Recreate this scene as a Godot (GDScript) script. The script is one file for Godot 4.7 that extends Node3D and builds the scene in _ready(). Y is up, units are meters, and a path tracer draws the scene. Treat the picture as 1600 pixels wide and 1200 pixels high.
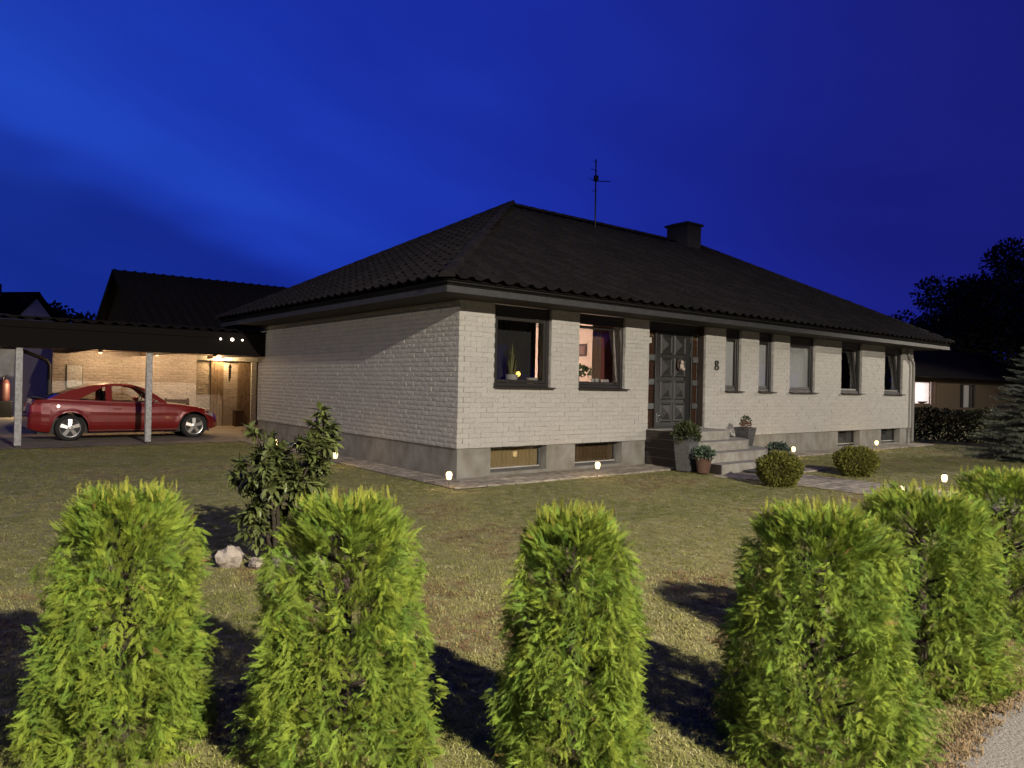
extends Node3D
# Frame of reference: x runs along the house front, y is up, -z runs into the plot; the front left corner of the house is the origin.

class Geo:
	var v := PackedVector3Array()
	var n := PackedVector3Array()
	var c := PackedColorArray()
	var col := Color(1, 1, 1)
	var use_col := false
	func trin(a: Vector3, b: Vector3, d: Vector3, na: Vector3, nb: Vector3, nd: Vector3) -> void:
		v.append(a); v.append(d); v.append(b)
		n.append(na); n.append(nd); n.append(nb)
		if use_col:
			c.append(col); c.append(col); c.append(col)
	func tri(a: Vector3, b: Vector3, d: Vector3) -> void:
		var m := (b - a).cross(d - a).normalized()
		trin(a, b, d, m, m, m)
	func quad(a: Vector3, b: Vector3, d: Vector3, e: Vector3) -> void:
		var m := (d - a).cross(e - b).normalized()
		trin(a, b, d, m, m, m)
		trin(a, d, e, m, m, m)
	func quad_out(a: Vector3, b: Vector3, d: Vector3, e: Vector3, o: Vector3) -> void:
		if (d - a).cross(e - b).dot((a + d) * 0.5 - o) < 0.0:
			quad(e, d, b, a)
		else:
			quad(a, b, d, e)
	func tri_out(a: Vector3, b: Vector3, d: Vector3, o: Vector3) -> void:
		if (b - a).cross(d - a).dot((a + b + d) / 3.0 - o) < 0.0:
			tri(d, b, a)
		else:
			tri(a, b, d)
	func box(o: Vector3, s: Vector3, bs := Basis.IDENTITY) -> void:
		var h := s * 0.5
		var p := []
		for i in 8:
			p.append(o + bs * Vector3(h.x * (1 if i & 1 else -1), h.y * (1 if i & 2 else -1), h.z * (1 if i & 4 else -1)))
		for f in [[0, 1, 3, 2], [4, 5, 7, 6], [0, 1, 5, 4], [2, 3, 7, 6], [0, 2, 6, 4], [1, 3, 7, 5]]:
			quad_out(p[f[0]], p[f[1]], p[f[2]], p[f[3]], o)
	func span(a: Vector3, b: Vector3) -> void:
		box((a + b) * 0.5, (b - a).abs())
	func cbox(o: Vector3, s: Vector3, bev: float, bs := Basis.IDENTITY) -> void:
		var h := s * 0.5
		var q := {}
		for i in 8:
			var sg := Vector3(1 if i & 1 else -1, 1 if i & 2 else -1, 1 if i & 4 else -1)
			q[[i, 0]] = o + bs * Vector3(sg.x * h.x, sg.y * (h.y - bev), sg.z * (h.z - bev))
			q[[i, 1]] = o + bs * Vector3(sg.x * (h.x - bev), sg.y * h.y, sg.z * (h.z - bev))
			q[[i, 2]] = o + bs * Vector3(sg.x * (h.x - bev), sg.y * (h.y - bev), sg.z * h.z)
			tri_out(q[[i, 0]], q[[i, 1]], q[[i, 2]], o)
		var bits := [1, 2, 4]
		for ax in 3:
			var b1: int = bits[(ax + 1) % 3]
			var b2: int = bits[(ax + 2) % 3]
			for sd in 2:
				var base: int = bits[ax] * sd
				quad_out(q[[base, ax]], q[[base | b1, ax]], q[[base | b1 | b2, ax]], q[[base | b2, ax]], o)
			for k in 4:
				var base2: int = (b1 if k & 1 else 0) | (b2 if k & 2 else 0)
				var a1: int = (ax + 1) % 3
				var a2: int = (ax + 2) % 3
				quad_out(q[[base2, a1]], q[[base2 | bits[ax], a1]], q[[base2 | bits[ax], a2]], q[[base2, a2]], o)
	func cspan(a: Vector3, b: Vector3, bev: float) -> void:
		cbox((a + b) * 0.5, (b - a).abs(), bev)
	func tube(pts: Array, rad: Array, sides: int, caps := true) -> void:
		var rings := []
		var dir: Vector3 = (pts[1] - pts[0]).normalized()
		var up := Vector3.UP if absf(dir.y) < 0.9 else Vector3.RIGHT
		var xa := dir.cross(up).normalized()
		for i in pts.size():
			var d: Vector3
			if i == 0: d = (pts[1] - pts[0]).normalized()
			elif i == pts.size() - 1: d = (pts[i] - pts[i - 1]).normalized()
			else: d = (pts[i + 1] - pts[i - 1]).normalized()
			xa = (xa - d * xa.dot(d)).normalized()
			var ya := d.cross(xa)
			var r := []
			for k in sides:
				var an := TAU * k / sides
				var nn := xa * cos(an) + ya * sin(an)
				r.append([pts[i] + nn * rad[i], nn])
			rings.append(r)
		for i in pts.size() - 1:
			for k in sides:
				var k2 := (k + 1) % sides
				var A = rings[i][k]; var B = rings[i][k2]; var C = rings[i + 1][k2]; var D = rings[i + 1][k]
				trin(A[0], B[0], C[0], A[1], B[1], C[1])
				trin(A[0], C[0], D[0], A[1], C[1], D[1])
		if caps:
			for e in [0, pts.size() - 1]:
				for k in sides:
					tri_out(pts[e], rings[e][k][0], rings[e][(k + 1) % sides][0], pts[1 if e == 0 else e - 1])
	# profile of (radius, height), turned round the y axis through o
	func lathe(prof: Array, sides: int, o := Vector3.ZERO, bs := Basis.IDENTITY) -> void:
		for i in prof.size() - 1:
			var p: Vector2 = prof[i]
			var q: Vector2 = prof[i + 1]
			var sl := (q - p).normalized()
			for k in sides:
				var a0 := TAU * k / sides
				var a1 := TAU * (k + 1) / sides
				var n0 := bs * Vector3(cos(a0) * sl.y, -sl.x, sin(a0) * sl.y)
				var n1 := bs * Vector3(cos(a1) * sl.y, -sl.x, sin(a1) * sl.y)
				var A := o + bs * Vector3(cos(a0) * p.x, p.y, sin(a0) * p.x)
				var B := o + bs * Vector3(cos(a1) * p.x, p.y, sin(a1) * p.x)
				var C := o + bs * Vector3(cos(a1) * q.x, q.y, sin(a1) * q.x)
				var D := o + bs * Vector3(cos(a0) * q.x, q.y, sin(a0) * q.x)
				if p.x > 1e-5: trin(A, C, B, n0, n1, n1)
				if q.x > 1e-5: trin(A, D, C, n0, n0, n1)
	# polygon in local xy pushed from z0 to z1 under a transform
	func prism(poly: PackedVector2Array, z0: float, z1: float, xf := Transform3D.IDENTITY) -> void:
		var id := Geometry2D.triangulate_polygon(poly)
		var o := Vector3.ZERO
		for p in poly: o += Vector3(p.x, p.y, 0)
		o = o / poly.size() + Vector3(0, 0, (z0 + z1) * 0.5)
		for k in range(0, id.size(), 3):
			for z in [z0, z1]:
				var a := Vector3(poly[id[k]].x, poly[id[k]].y, z)
				var b := Vector3(poly[id[k + 1]].x, poly[id[k + 1]].y, z)
				var d := Vector3(poly[id[k + 2]].x, poly[id[k + 2]].y, z)
				if ((b - a).cross(d - a).z > 0) == (z > o.z): tri(xf * a, xf * b, xf * d)
				else: tri(xf * d, xf * b, xf * a)
		var ccw := not Geometry2D.is_polygon_clockwise(poly)
		for k in poly.size():
			var p := poly[k]
			var q := poly[(k + 1) % poly.size()]
			var lo := minf(z0, z1)
			var hi := maxf(z0, z1)
			if ccw: quad(xf * Vector3(p.x, p.y, lo), xf * Vector3(q.x, q.y, lo), xf * Vector3(q.x, q.y, hi), xf * Vector3(p.x, p.y, hi))
			else: quad(xf * Vector3(q.x, q.y, lo), xf * Vector3(p.x, p.y, lo), xf * Vector3(p.x, p.y, hi), xf * Vector3(q.x, q.y, hi))
	func blob(o: Vector3, r: Vector3, seg: int, noise: FastNoiseLite, amp: float) -> void:
		var g := []
		for i in seg + 1:
			var row := []
			var th := PI * i / seg
			for k in seg * 2:
				var ph := TAU * k / (seg * 2)
				var d := Vector3(sin(th) * cos(ph), cos(th), sin(th) * sin(ph))
				var m := 1.0 + amp * noise.get_noise_3d(d.x * 60 + o.x * 100, d.y * 60, d.z * 60 + o.z * 100)
				row.append(o + Vector3(d.x * r.x, d.y * r.y, d.z * r.z) * m)
			g.append(row)
		for i in seg:
			for k in seg * 2:
				var k2 := (k + 1) % (seg * 2)
				quad_out(g[i][k], g[i][k2], g[i + 1][k2], g[i + 1][k], o)
	func add(other: Geo, xf: Transform3D) -> void:
		for i in other.v.size():
			v.append(xf * other.v[i])
			n.append((xf.basis * other.n[i]).normalized())
	func mesh() -> ArrayMesh:
		var a := []
		a.resize(Mesh.ARRAY_MAX)
		a[Mesh.ARRAY_VERTEX] = v
		a[Mesh.ARRAY_NORMAL] = n
		if use_col: a[Mesh.ARRAY_COLOR] = c
		var m := ArrayMesh.new()
		m.add_surface_from_arrays(Mesh.PRIMITIVE_TRIANGLES, a)
		return m

var M := {}
var used := {}
var rng := RandomNumberGenerator.new()
const CAM := Vector3(-6.803, 1.6, 9.888)

func numbered(called: String) -> String:
	var k: int = used.get(called, 0)
	used[called] = k + 1
	return called if k == 0 else "%s_%03d" % [called, k]

func thing(called: String, label: String, category: String, at := Vector3.ZERO, turn := 0.0, group := "") -> Node3D:
	var o := Node3D.new()
	o.name = numbered(called)
	add_child(o)
	o.position = at
	o.rotation.y = turn
	o.set_meta("label", label)
	o.set_meta("category", category)
	if group != "": o.set_meta("group", group)
	return o

func relabel(o: Node3D, label: String) -> void:
	o.set_meta("label", label)

func part(called: String, g: Geo, m: Material, parent: Node) -> MeshInstance3D:
	return part_mesh(called, g.mesh(), m, parent)

func part_mesh(called: String, mesh: Mesh, m: Material, parent: Node) -> MeshInstance3D:
	var o := MeshInstance3D.new()
	o.mesh = mesh
	if m: o.material_override = m
	if parent == self:
		o.name = numbered(called)
		add_child(o)
	else:
		var k: int = parent.get_meta("n_" + called, 0) if false else _count(parent, called)
		o.name = called if k == 0 else "%s_%03d" % [called, k]
		parent.add_child(o)
	return o

var counts := {}
func _count(parent: Node, called: String) -> int:
	var key := "%d/%s" % [parent.get_instance_id(), called]
	var k: int = counts.get(key, 0)
	counts[key] = k + 1
	return k

func node_part(called: String, parent: Node, at := Vector3.ZERO) -> Node3D:
	var o := Node3D.new()
	var k := _count(parent, called)
	o.name = called if k == 0 else "%s_%03d" % [called, k]
	parent.add_child(o)
	o.position = at
	return o

func structure(called: String, g: Geo, m: Material) -> MeshInstance3D:
	var o := part(called, g, m, self)
	o.set_meta("kind", "structure")
	return o

func multi(called: String, mesh: Mesh, m: Material, xfs: Array, cols: Array, parent: Node) -> MultiMeshInstance3D:
	var mm := MultiMesh.new()
	mm.transform_format = MultiMesh.TRANSFORM_3D
	mm.use_colors = true
	mm.mesh = mesh
	mm.instance_count = xfs.size()
	for i in xfs.size():
		mm.set_instance_transform(i, xfs[i])
		mm.set_instance_color(i, cols[i])
	var o := MultiMeshInstance3D.new()
	o.multimesh = mm
	o.material_override = m
	if parent == self:
		o.name = numbered(called)
		add_child(o)
	else:
		var k := _count(parent, called)
		o.name = called if k == 0 else "%s_%03d" % [called, k]
		parent.add_child(o)
	o.set_meta("kind", "stuff")
	return o

# ---------------------------------------------------------------- materials
func lin(r: float, g: float, b: float) -> Color:
	return Color(r, g, b).linear_to_srgb()

func noise_tex(sd: int, freq: float, oct: int, a: Color, b: Color, size := 256, power := 1.0) -> ImageTexture:
	var f := FastNoiseLite.new()
	f.seed = sd
	f.noise_type = FastNoiseLite.TYPE_SIMPLEX_SMOOTH
	f.frequency = freq
	f.fractal_octaves = oct
	var im := f.get_seamless_image(size, size)
	var out := Image.create(size, size, true, Image.FORMAT_RGB8)
	for y in size:
		for x in size:
			var t := pow(im.get_pixel(x, y).r, power)
			out.set_pixel(x, y, a.lerp(b, t))
	out.generate_mipmaps()
	return ImageTexture.create_from_image(out)

func noise_height(sd: int, freq: float, oct: int, size := 256) -> ImageTexture:
	return noise_tex(sd, freq, oct, Color(0, 0, 0), Color(1, 1, 1), size)

# tint textures multiply the base colour with a mottled grey/colour field
func mat(base: Color, rough: float, tex: Texture2D = null, scale := 1.0, bump: Texture2D = null, depth := 0.0) -> StandardMaterial3D:
	var m := StandardMaterial3D.new()
	m.albedo_color = base
	m.roughness = rough
	m.uv1_triplanar = true
	m.uv1_world_triplanar = true
	m.uv1_scale = Vector3.ONE * scale
	if tex: m.albedo_texture = tex
	if bump:
		m.heightmap_enabled = true
		m.heightmap_texture = bump
		m.heightmap_scale = depth
	return m

func plain(base: Color, rough: float, metal := 0.0) -> StandardMaterial3D:
	var m := StandardMaterial3D.new()
	m.albedo_color = base
	m.roughness = rough
	m.metallic = metal
	return m

func glow(c: Color, e: float) -> StandardMaterial3D:
	var m := StandardMaterial3D.new()
	m.albedo_color = Color(0.8, 0.8, 0.8)
	m.emission_enabled = true
	m.emission = c
	m.emission_energy_multiplier = e
	return m

func glassy(c: Color, alpha: float) -> StandardMaterial3D:
	var m := StandardMaterial3D.new()
	m.albedo_color = Color(c.r, c.g, c.b, alpha)
	m.transparency = BaseMaterial3D.TRANSPARENCY_ALPHA
	m.roughness = 0.02
	m.metallic_specular = 0.5
	return m

func leafy(rough := 0.6, back := 0.25) -> StandardMaterial3D:
	var m := StandardMaterial3D.new()
	m.albedo_color = Color(1, 1, 1)
	m.vertex_color_use_as_albedo = true
	m.roughness = rough
	m.metallic_specular = 0.3
	m.cull_mode = BaseMaterial3D.CULL_DISABLED
	m.backlight_enabled = true
	m.backlight = Color(back, back, back * 0.6)
	return m

func make_materials() -> void:
	var fine := noise_tex(11, 0.03, 5, Color(0.72, 0.72, 0.72), Color(1, 1, 1))
	var fine_soft := noise_tex(15, 0.03, 5, Color(0.9, 0.9, 0.9), Color(1, 1, 1))
	var coarse := noise_tex(12, 0.012, 4, Color(0.80, 0.78, 0.74), Color(1, 1, 1))
	var rough_h := noise_height(13, 0.04, 5)
	var grit := noise_height(14, 0.15, 3)
	M.fine = fine
	M.brick = []
	for k in 4:
		var t: float = [1.0, 0.97, 1.02, 0.95][k]
		M.brick.append(mat(lin(0.362 * t, 0.352 * t, 0.325 * t), 0.75, fine_soft, 2.3, rough_h, 0.08))
	M.mortar = mat(lin(0.34, 0.335, 0.315), 0.9, fine, 3.0, grit, 0.2)
	M.concrete = mat(lin(0.215, 0.212, 0.195), 0.9, coarse, 0.7, grit, 0.15)
	M.step = mat(lin(0.31, 0.305, 0.28), 0.85, coarse, 0.9, grit, 0.12)
	M.slab = []
	for k in 4:
		var t2: float = [1.0, 0.85, 1.12, 0.93][k]
		M.slab.append(mat(lin(0.42 * t2, 0.38 * t2, 0.315 * t2), 0.92, noise_tex(40 + k, 0.02, 5, Color(0.55, 0.54, 0.5), Color(1, 1, 1)), 0.9, grit, 0.2))
	M.soil = mat(lin(0.07, 0.055, 0.035), 1.0, fine, 2.0, rough_h, 1.0)
	M.lawn = mat(Color(1, 1, 1), 1.0, noise_tex(21, 0.02, 6, lin(0.11, 0.108, 0.034), lin(0.235, 0.215, 0.088), 512), 0.35, rough_h, 1.0)
	M.asphalt = mat(lin(0.055, 0.053, 0.05), 0.95, fine, 1.5, grit, 0.4)
	var speck := noise_tex(23, 0.22, 2, lin(0.08, 0.075, 0.068), lin(0.42, 0.39, 0.345), 512, 1.8)
	M.pavement = mat(Color(1, 1, 1), 0.95, speck, 1.1, grit, 0.5)
	M.driveway = mat(lin(0.24, 0.21, 0.175), 0.95, coarse, 0.6, grit, 0.3)
	M.tile = []
	for k in 4:
		var t3: float = [1.0, 0.8, 1.2, 0.9][k]
		M.tile.append(mat(lin(0.0195 * t3, 0.0172 * t3, 0.0168 * t3), 0.95, noise_tex(50 + k, 0.03, 5, Color(0.6, 0.6, 0.6), Color(1, 1, 1)), 1.7, grit, 0.2))
	for tm in M.tile: tm.metallic_specular = 0.25
	M.roof_under = plain(lin(0.010, 0.009, 0.0085), 0.95)
	M.roof_under.metallic_specular = 0.1
	M.fascia = mat(lin(0.031, 0.033, 0.034), 0.7, fine, 1.2)
	M.fascia2 = mat(lin(0.021, 0.021, 0.022), 0.7, fine, 1.2)
	M.soffit = mat(lin(0.03, 0.024, 0.019), 0.85, fine, 1.2)
	M.frame = plain(lin(0.016, 0.014, 0.013), 0.45)
	M.sill = plain(lin(0.022, 0.018, 0.016), 0.4)
	M.glass = glassy(Color(0.01, 0.01, 0.01), 0.12)
	M.car_glass = glassy(Color(0.02, 0.02, 0.02), 0.14)
	M.door_grey = mat(lin(0.0165, 0.0172, 0.0168), 0.6, fine, 2.0)
	M.wood = mat(Color(1, 1, 1), 0.6, noise_tex(31, 0.02, 4, lin(0.035, 0.018, 0.009), lin(0.075, 0.04, 0.02)), 1.5)
	M.wood_pale = mat(Color(1, 1, 1), 0.7, noise_tex(32, 0.02, 4, lin(0.10, 0.065, 0.04), lin(0.2, 0.14, 0.09)), 1.2)
	M.white_paint = mat(lin(0.45, 0.45, 0.44), 0.6, fine, 1.5)
	M.blind = plain(lin(0.44, 0.46, 0.46), 0.9)
	M.black = plain(lin(0.012, 0.012, 0.012), 0.6)
	M.iron = plain(lin(0.03, 0.028, 0.025), 0.5, 0.6)
	M.steel = plain(lin(0.5, 0.5, 0.5), 0.25, 1.0)
	M.zinc = mat(lin(0.095, 0.098, 0.1), 0.5, fine, 1.5)
	M.pipe = plain(lin(0.19, 0.185, 0.17), 0.5)
	M.terracotta = mat(lin(0.11, 0.055, 0.036), 0.85, fine, 3.0)
	M.leaf = leafy(0.6, 0.1)
	M.leaf_gloss = leafy(0.4, 0.12)
	M.bark = mat(lin(0.05, 0.036, 0.025), 0.95, fine, 4.0, rough_h, 1.0)
	M.stone = mat(Color(1, 1, 1), 0.9, noise_tex(33, 0.02, 5, lin(0.2, 0.165, 0.135), lin(0.44, 0.40, 0.35)), 1.8, rough_h, 1.5)
	M.lamp_glass = glow(Color(1.0, 0.83, 0.55), 3.2)
	M.pink_wall = plain(lin(0.62, 0.50, 0.44), 0.9)
	M.curtain_red = plain(lin(0.13, 0.035, 0.03), 0.95)
	M.curtain_brown = plain(lin(0.11, 0.065, 0.045), 0.95)
	M.curtain_dark = plain(lin(0.012, 0.012, 0.014), 0.95)
	M.parquet = plain(lin(0.2, 0.12, 0.07), 0.5)
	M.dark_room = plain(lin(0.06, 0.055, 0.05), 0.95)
	M.yellow_brick = []
	for k in 3:
		var t4: float = [1.0, 0.92, 1.06][k]
		M.yellow_brick.append(mat(lin(0.43 * t4, 0.375 * t4, 0.325 * t4), 0.8, fine, 2.3, rough_h, 0.3))
	M.yellow_mortar = mat(lin(0.37, 0.32, 0.27), 0.9, fine, 3.0)
	M.gable_white = mat(lin(0.42, 0.42, 0.41), 0.8, coarse, 0.5)
	M.neighbour_brick = mat(lin(0.075, 0.05, 0.026), 0.9, noise_tex(36, 0.06, 4, Color(0.6, 0.6, 0.6), Color(1, 1, 1)), 1.0)

# ---------------------------------------------------------------- scene
func _ready() -> void:
	rng.seed = 77
	var cam := Camera3D.new()
	cam.name = "camera"
	add_child(cam)
	var fwd := Vector3(0.62666, 0.00124, -0.77929).normalized()
	cam.transform = Transform3D(Basis.looking_at(fwd, Vector3.UP), CAM)
	cam.rotate_object_local(Vector3(0, 0, 1), deg_to_rad(1.22))
	cam.fov = 56.06
	cam.near = 0.05
	cam.far = 600.0
	cam.current = true
	make_sky()
	make_materials()
	street_lamp(Vector3(-4.1, 0, 19.65), 7.35, 760.0, 90.0, "tall grey street lamp on the pavement across the road behind the camera")
	street_lamp(Vector3(30.0, 0, 10.4), 7.35, 430.0, 80.0, "tall grey street lamp on the near pavement far to the right")
	street_lamp(Vector3(-31.0, 0, 4.0), 7.35, 230.0, 88.0, "tall grey street lamp far to the left round the corner of the plot")
	ground()
	house()
	steps()
	carport()
	backdrop()
	car()
	small_things()
	plants()
	grass()

func make_sky() -> void:
	var w := 768
	var h := 384
	var im := Image.create(w, h, false, Image.FORMAT_RGBF)
	var f := FastNoiseLite.new()
	f.seed = 5
	f.frequency = 0.9
	f.fractal_octaves = 4
	var fw := Vector3(0.62666, 0, -0.77929)
	var rt := Vector3(0.77929, 0, 0.62666)
	var c_left := Vector3(0.016, 0.075, 0.58)
	var c_mid := Vector3(0.008, 0.014, 0.33)
	var c_right := Vector3(0.009, 0.010, 0.165)
	for y in h:
		var el := PI * (0.5 - (y + 0.5) / h)
		for x in w:
			var az := TAU * (x + 0.5) / w
			var d := Vector3(sin(az) * cos(el), sin(el), -cos(az) * cos(el))
			var ca := rad_to_deg(atan2(d.dot(rt), d.dot(fw)))   # degrees right of the view
			var e := rad_to_deg(asin(d.y))
			var wl := exp(-pow((ca + 48.0) / 50.0, 2.0)) * exp(-pow((e - 22.0) / 36.0, 2.0))
			var wr := smoothstep(-20.0, 46.0, absf(ca + 20.0) - 14.0)
			wr = clampf(wr + smoothstep(24.0, 70.0, e) * 0.6, 0.0, 1.0)
			# thin drawn-out cloud: stretched along the horizon and dipping to the right
			var p := Vector3(d.x * 1.6, d.y * 6.0 + d.dot(rt) * 1.2, d.z * 1.6)
			var k := f.get_noise_3d(p.x, p.y, p.z)
			var k2 := f.get_noise_3d(p.x * 2.7 + 9.0, p.y * 2.3, p.z * 2.7)
			var cl := clampf(0.5 + 0.75 * k + 0.3 * k2, 0.0, 1.3)
			# a lighter wisp above a darker bank of cloud low in the left
			var s := e - (17.5 - (ca + 35.0) * 0.32) + 6.0 * k
			var ww := smoothstep(6.0, -20.0, ca) * smoothstep(-150.0, -100.0, ca)
			var c := c_mid.lerp(c_right, wr)
			c = c.lerp(c_left, clampf(wl * (0.40 + 0.22 * cl) + 0.26 * ww * exp(-pow((s - 0.5) / 3.2, 2.0)), 0.0, 1.0))
			c *= (0.93 + 0.14 * cl) * (1.0 - 0.36 * ww * smoothstep(-1.5, -6.0, s))
			im.set_pixel(x, y, Color(c.x, c.y, c.z))
	var pm := PanoramaSkyMaterial.new()
	pm.panorama = ImageTexture.create_from_image(im)
	var sky := Sky.new()
	sky.sky_material = pm
	var e2 := Environment.new()
	e2.background_mode = Environment.BG_SKY
	e2.sky = sky
	e2.tonemap_mode = Environment.TONE_MAPPER_LINEAR
	e2.tonemap_exposure = 1.0
	e2.sdfgi_enabled = true
	e2.ssao_enabled = true
	e2.ssil_enabled = true
	var we := WorldEnvironment.new()
	we.name = "environment"
	we.environment = e2
	add_child(we)

func omni(parent: Node, at: Vector3, col: Color, energy: float, size: float) -> void:
	var l := OmniLight3D.new()
	l.name = "light"
	parent.add_child(l)
	l.position = at
	l.light_color = col
	l.light_energy = energy
	l.light_size = size
	l.omni_range = 60.0
	l.omni_attenuation = 2.0
	l.shadow_enabled = true

func street_lamp(at: Vector3, h: float, energy: float, cut: float, label: String) -> void:
	var t := thing("street_lamp", label, "street lamp", at, 0.0, "street lamps round the plot")
	var g := Geo.new()
	g.tube([Vector3(0, 0, 0), Vector3(0, 1.2, 0), Vector3(0, h + 0.1, 0)], [0.075, 0.07, 0.045], 14)
	part("pole", g, M.zinc, t)
	g = Geo.new()
	g.tube([Vector3(0, h + 0.1, 0), Vector3(0, h + 0.2, -0.12), Vector3(0, h + 0.22, -0.4)], [0.035, 0.03, 0.03], 10)
	part("arm", g, M.zinc, t)
	g = Geo.new()
	g.cbox(Vector3(0, h + 0.2, -0.55), Vector3(0.3, 0.12, 0.6), 0.04)
	part("lamp_head", g, M.zinc, t)
	g = Geo.new()
	g.lathe([Vector2(0.0, -0.07), Vector2(0.09, -0.05), Vector2(0.12, 0.0), Vector2(0.12, 0.06), Vector2(0.0, 0.06)], 16)
	var b := part("lamp_glass", g, glow(Color(1.0, 0.9, 0.72), 20.0), t)
	b.position = Vector3(0, h + 0.07, -0.55)
	var l := SpotLight3D.new()
	l.name = "light"
	t.add_child(l)
	l.position = Vector3(0, h - 0.03, -0.55)
	l.basis = Basis.looking_at(Vector3.DOWN, Vector3.FORWARD)
	l.light_color = Color(1.0, 0.95, 0.87)
	l.light_energy = energy
	l.light_size = 0.11
	l.spot_angle = cut
	l.spot_angle_attenuation = 0.08
	l.spot_range = 90.0
	l.spot_attenuation = 2.0
	l.shadow_enabled = true

# ---------------------------------------------------------------- ground
func sheet(x0: float, z0: float, x1: float, z1: float, y: float) -> Geo:
	var g := Geo.new()
	g.quad(Vector3(x0, y, z1), Vector3(x1, y, z1), Vector3(x1, y, z0), Vector3(x0, y, z0))
	return g

func slab_field(parent: Node, x0: float, z0: float, x1: float, z1: float, sx: float, sz: float, hgt: float) -> void:
	var nx := maxi(1, roundi((x1 - x0) / sx))
	var nz := maxi(1, roundi((z1 - z0) / sz))
	var dx := (x1 - x0) / nx
	var dz := (z1 - z0) / nz
	var g := Geo.new()
	g.cbox(Vector3(0, hgt * 0.5 - 0.02, 0), Vector3(dx - 0.012, hgt + 0.04, dz - 0.012), 0.005)
	var me := g.mesh()
	for i in nx:
		for k in nz:
			var o := part_mesh("paving_slab", me, M.slab[rng.randi() % 4], parent)
			o.position = Vector3(x0 + (i + 0.5) * dx, rng.randf_range(-0.004, 0.003), z0 + (k + 0.5) * dz)
			o.rotation = Vector3(rng.randf_range(-0.006, 0.006), rng.randf_range(-0.006, 0.006), rng.randf_range(-0.006, 0.006))

func ground() -> void:
	structure("ground", sheet(-260, -260, 320, 260, 0.0), M.lawn)
	# joint bed and slabs round the house
	var o := structure("house_path", sheet(-0.64, -9.2, 0.03, 0.95, 0.008), M.soil)
	slab_field(o, -0.62, -9.1, -0.02, 0.0, 0.6, 0.6, 0.03)
	slab_field(o, -0.62, 0.02, 4.72, 0.9, 0.6, 0.45, 0.03)
	slab_field(o, 7.9, 0.02, 17.6, 0.62, 0.6, 0.6, 0.03)
	var o2 := structure("entrance_path", sheet(4.58, 1.88, 6.17, 8.6, 0.006), M.soil)
	slab_field(o2, 4.6, 2.5, 6.15, 8.55, 0.39, 0.39, 0.025)
	slab_field(o2, 4.4, 1.9, 7.5, 2.49, 0.39, 0.3, 0.025)
	structure("driveway", sheet(-12, -24, 3.0, -8.75, 0.012), M.driveway)
	var g := Geo.new()
	g.span(Vector3(-60, -0.05, 8.62), Vector3(90, 0.028, 10.6))
	structure("pavement", g, M.pavement)
	g = Geo.new()
	g.cspan(Vector3(-60, -0.2, 10.6), Vector3(90, 0.03, 10.75), 0.01)
	structure("kerb", g, M.concrete)
	structure("road", sheet(-60, 10.75, 90, 17.2, 0.01), M.asphalt)
	g = Geo.new()
	g.span(Vector3(-60, -0.05, 17.2), Vector3(90, 0.03, 20.4))
	structure("far_pavement", g, M.pavement)

# ---------------------------------------------------------------- house
const LU := 17.52
const LV := 9.44
const HF := 0.516
const HW := 3.0
const CH := 0.0857
const OPEN := [[0.75, 2.06, 1.544], [2.77, 4.06, 1.544], [4.78, 6.71, 0.70], [7.46, 8.08, 1.544], [8.82, 9.46, 1.544], [10.22, 11.47, 1.544], [12.88, 14.08, 1.544], [15.52, 16.76, 1.544]]

func brick_geo(len: float, hgt: float, dep: float, sd: int, amp := 1.0) -> Geo:
	var g := Geo.new()
	var r := RandomNumberGenerator.new()
	r.seed = sd
	var nx := 4
	var ny := 2
	var p := []
	for j in ny + 1:
		var row := []
		for i in nx + 1:
			var edge := i == 0 or j == 0 or i == nx or j == ny
			var z := amp * (r.randf_range(-0.007, -0.002) if edge else r.randf_range(-0.002, 0.006))
			var dx := 0.0 if i == 0 or i == nx else r.randf_range(-0.012, 0.012)
			var dy := r.randf_range(-0.003, 0.003)
			row.append(Vector3(-len / 2 + len * i / nx + dx, -hgt / 2 + hgt * j / ny + dy, z))
		p.append(row)
	for j in ny:
		for i in nx:
			var a: Vector3 = p[j][i]
			var b: Vector3 = p[j][i + 1]
			var c: Vector3 = p[j + 1][i + 1]
			var d: Vector3 = p[j + 1][i]
			if (i + j) % 2 == 0:
				g.tri(a, b, c); g.tri(a, c, d)
			else:
				g.tri(a, b, d); g.tri(b, c, d)
	var bk := Vector3(0, 0, -dep)
	for i in nx:
		var a2: Vector3 = p[0][i]
		var b2: Vector3 = p[0][i + 1]
		g.quad(Vector3(a2.x, a2.y, -dep), Vector3(b2.x, b2.y, -dep), b2, a2)
		var a3: Vector3 = p[ny][i]
		var b3: Vector3 = p[ny][i + 1]
		g.quad(a3, b3, Vector3(b3.x, b3.y, -dep), Vector3(a3.x, a3.y, -dep))
	for j in ny:
		var a4: Vector3 = p[j][0]
		var b4: Vector3 = p[j + 1][0]
		g.quad(Vector3(a4.x, a4.y, -dep), a4, b4, Vector3(b4.x, b4.y, -dep))
		var a5: Vector3 = p[j][nx]
		var b5: Vector3 = p[j + 1][nx]
		g.quad(a5, Vector3(a5.x, a5.y, -dep), Vector3(b5.x, b5.y, -dep), b5)
	return g

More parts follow.
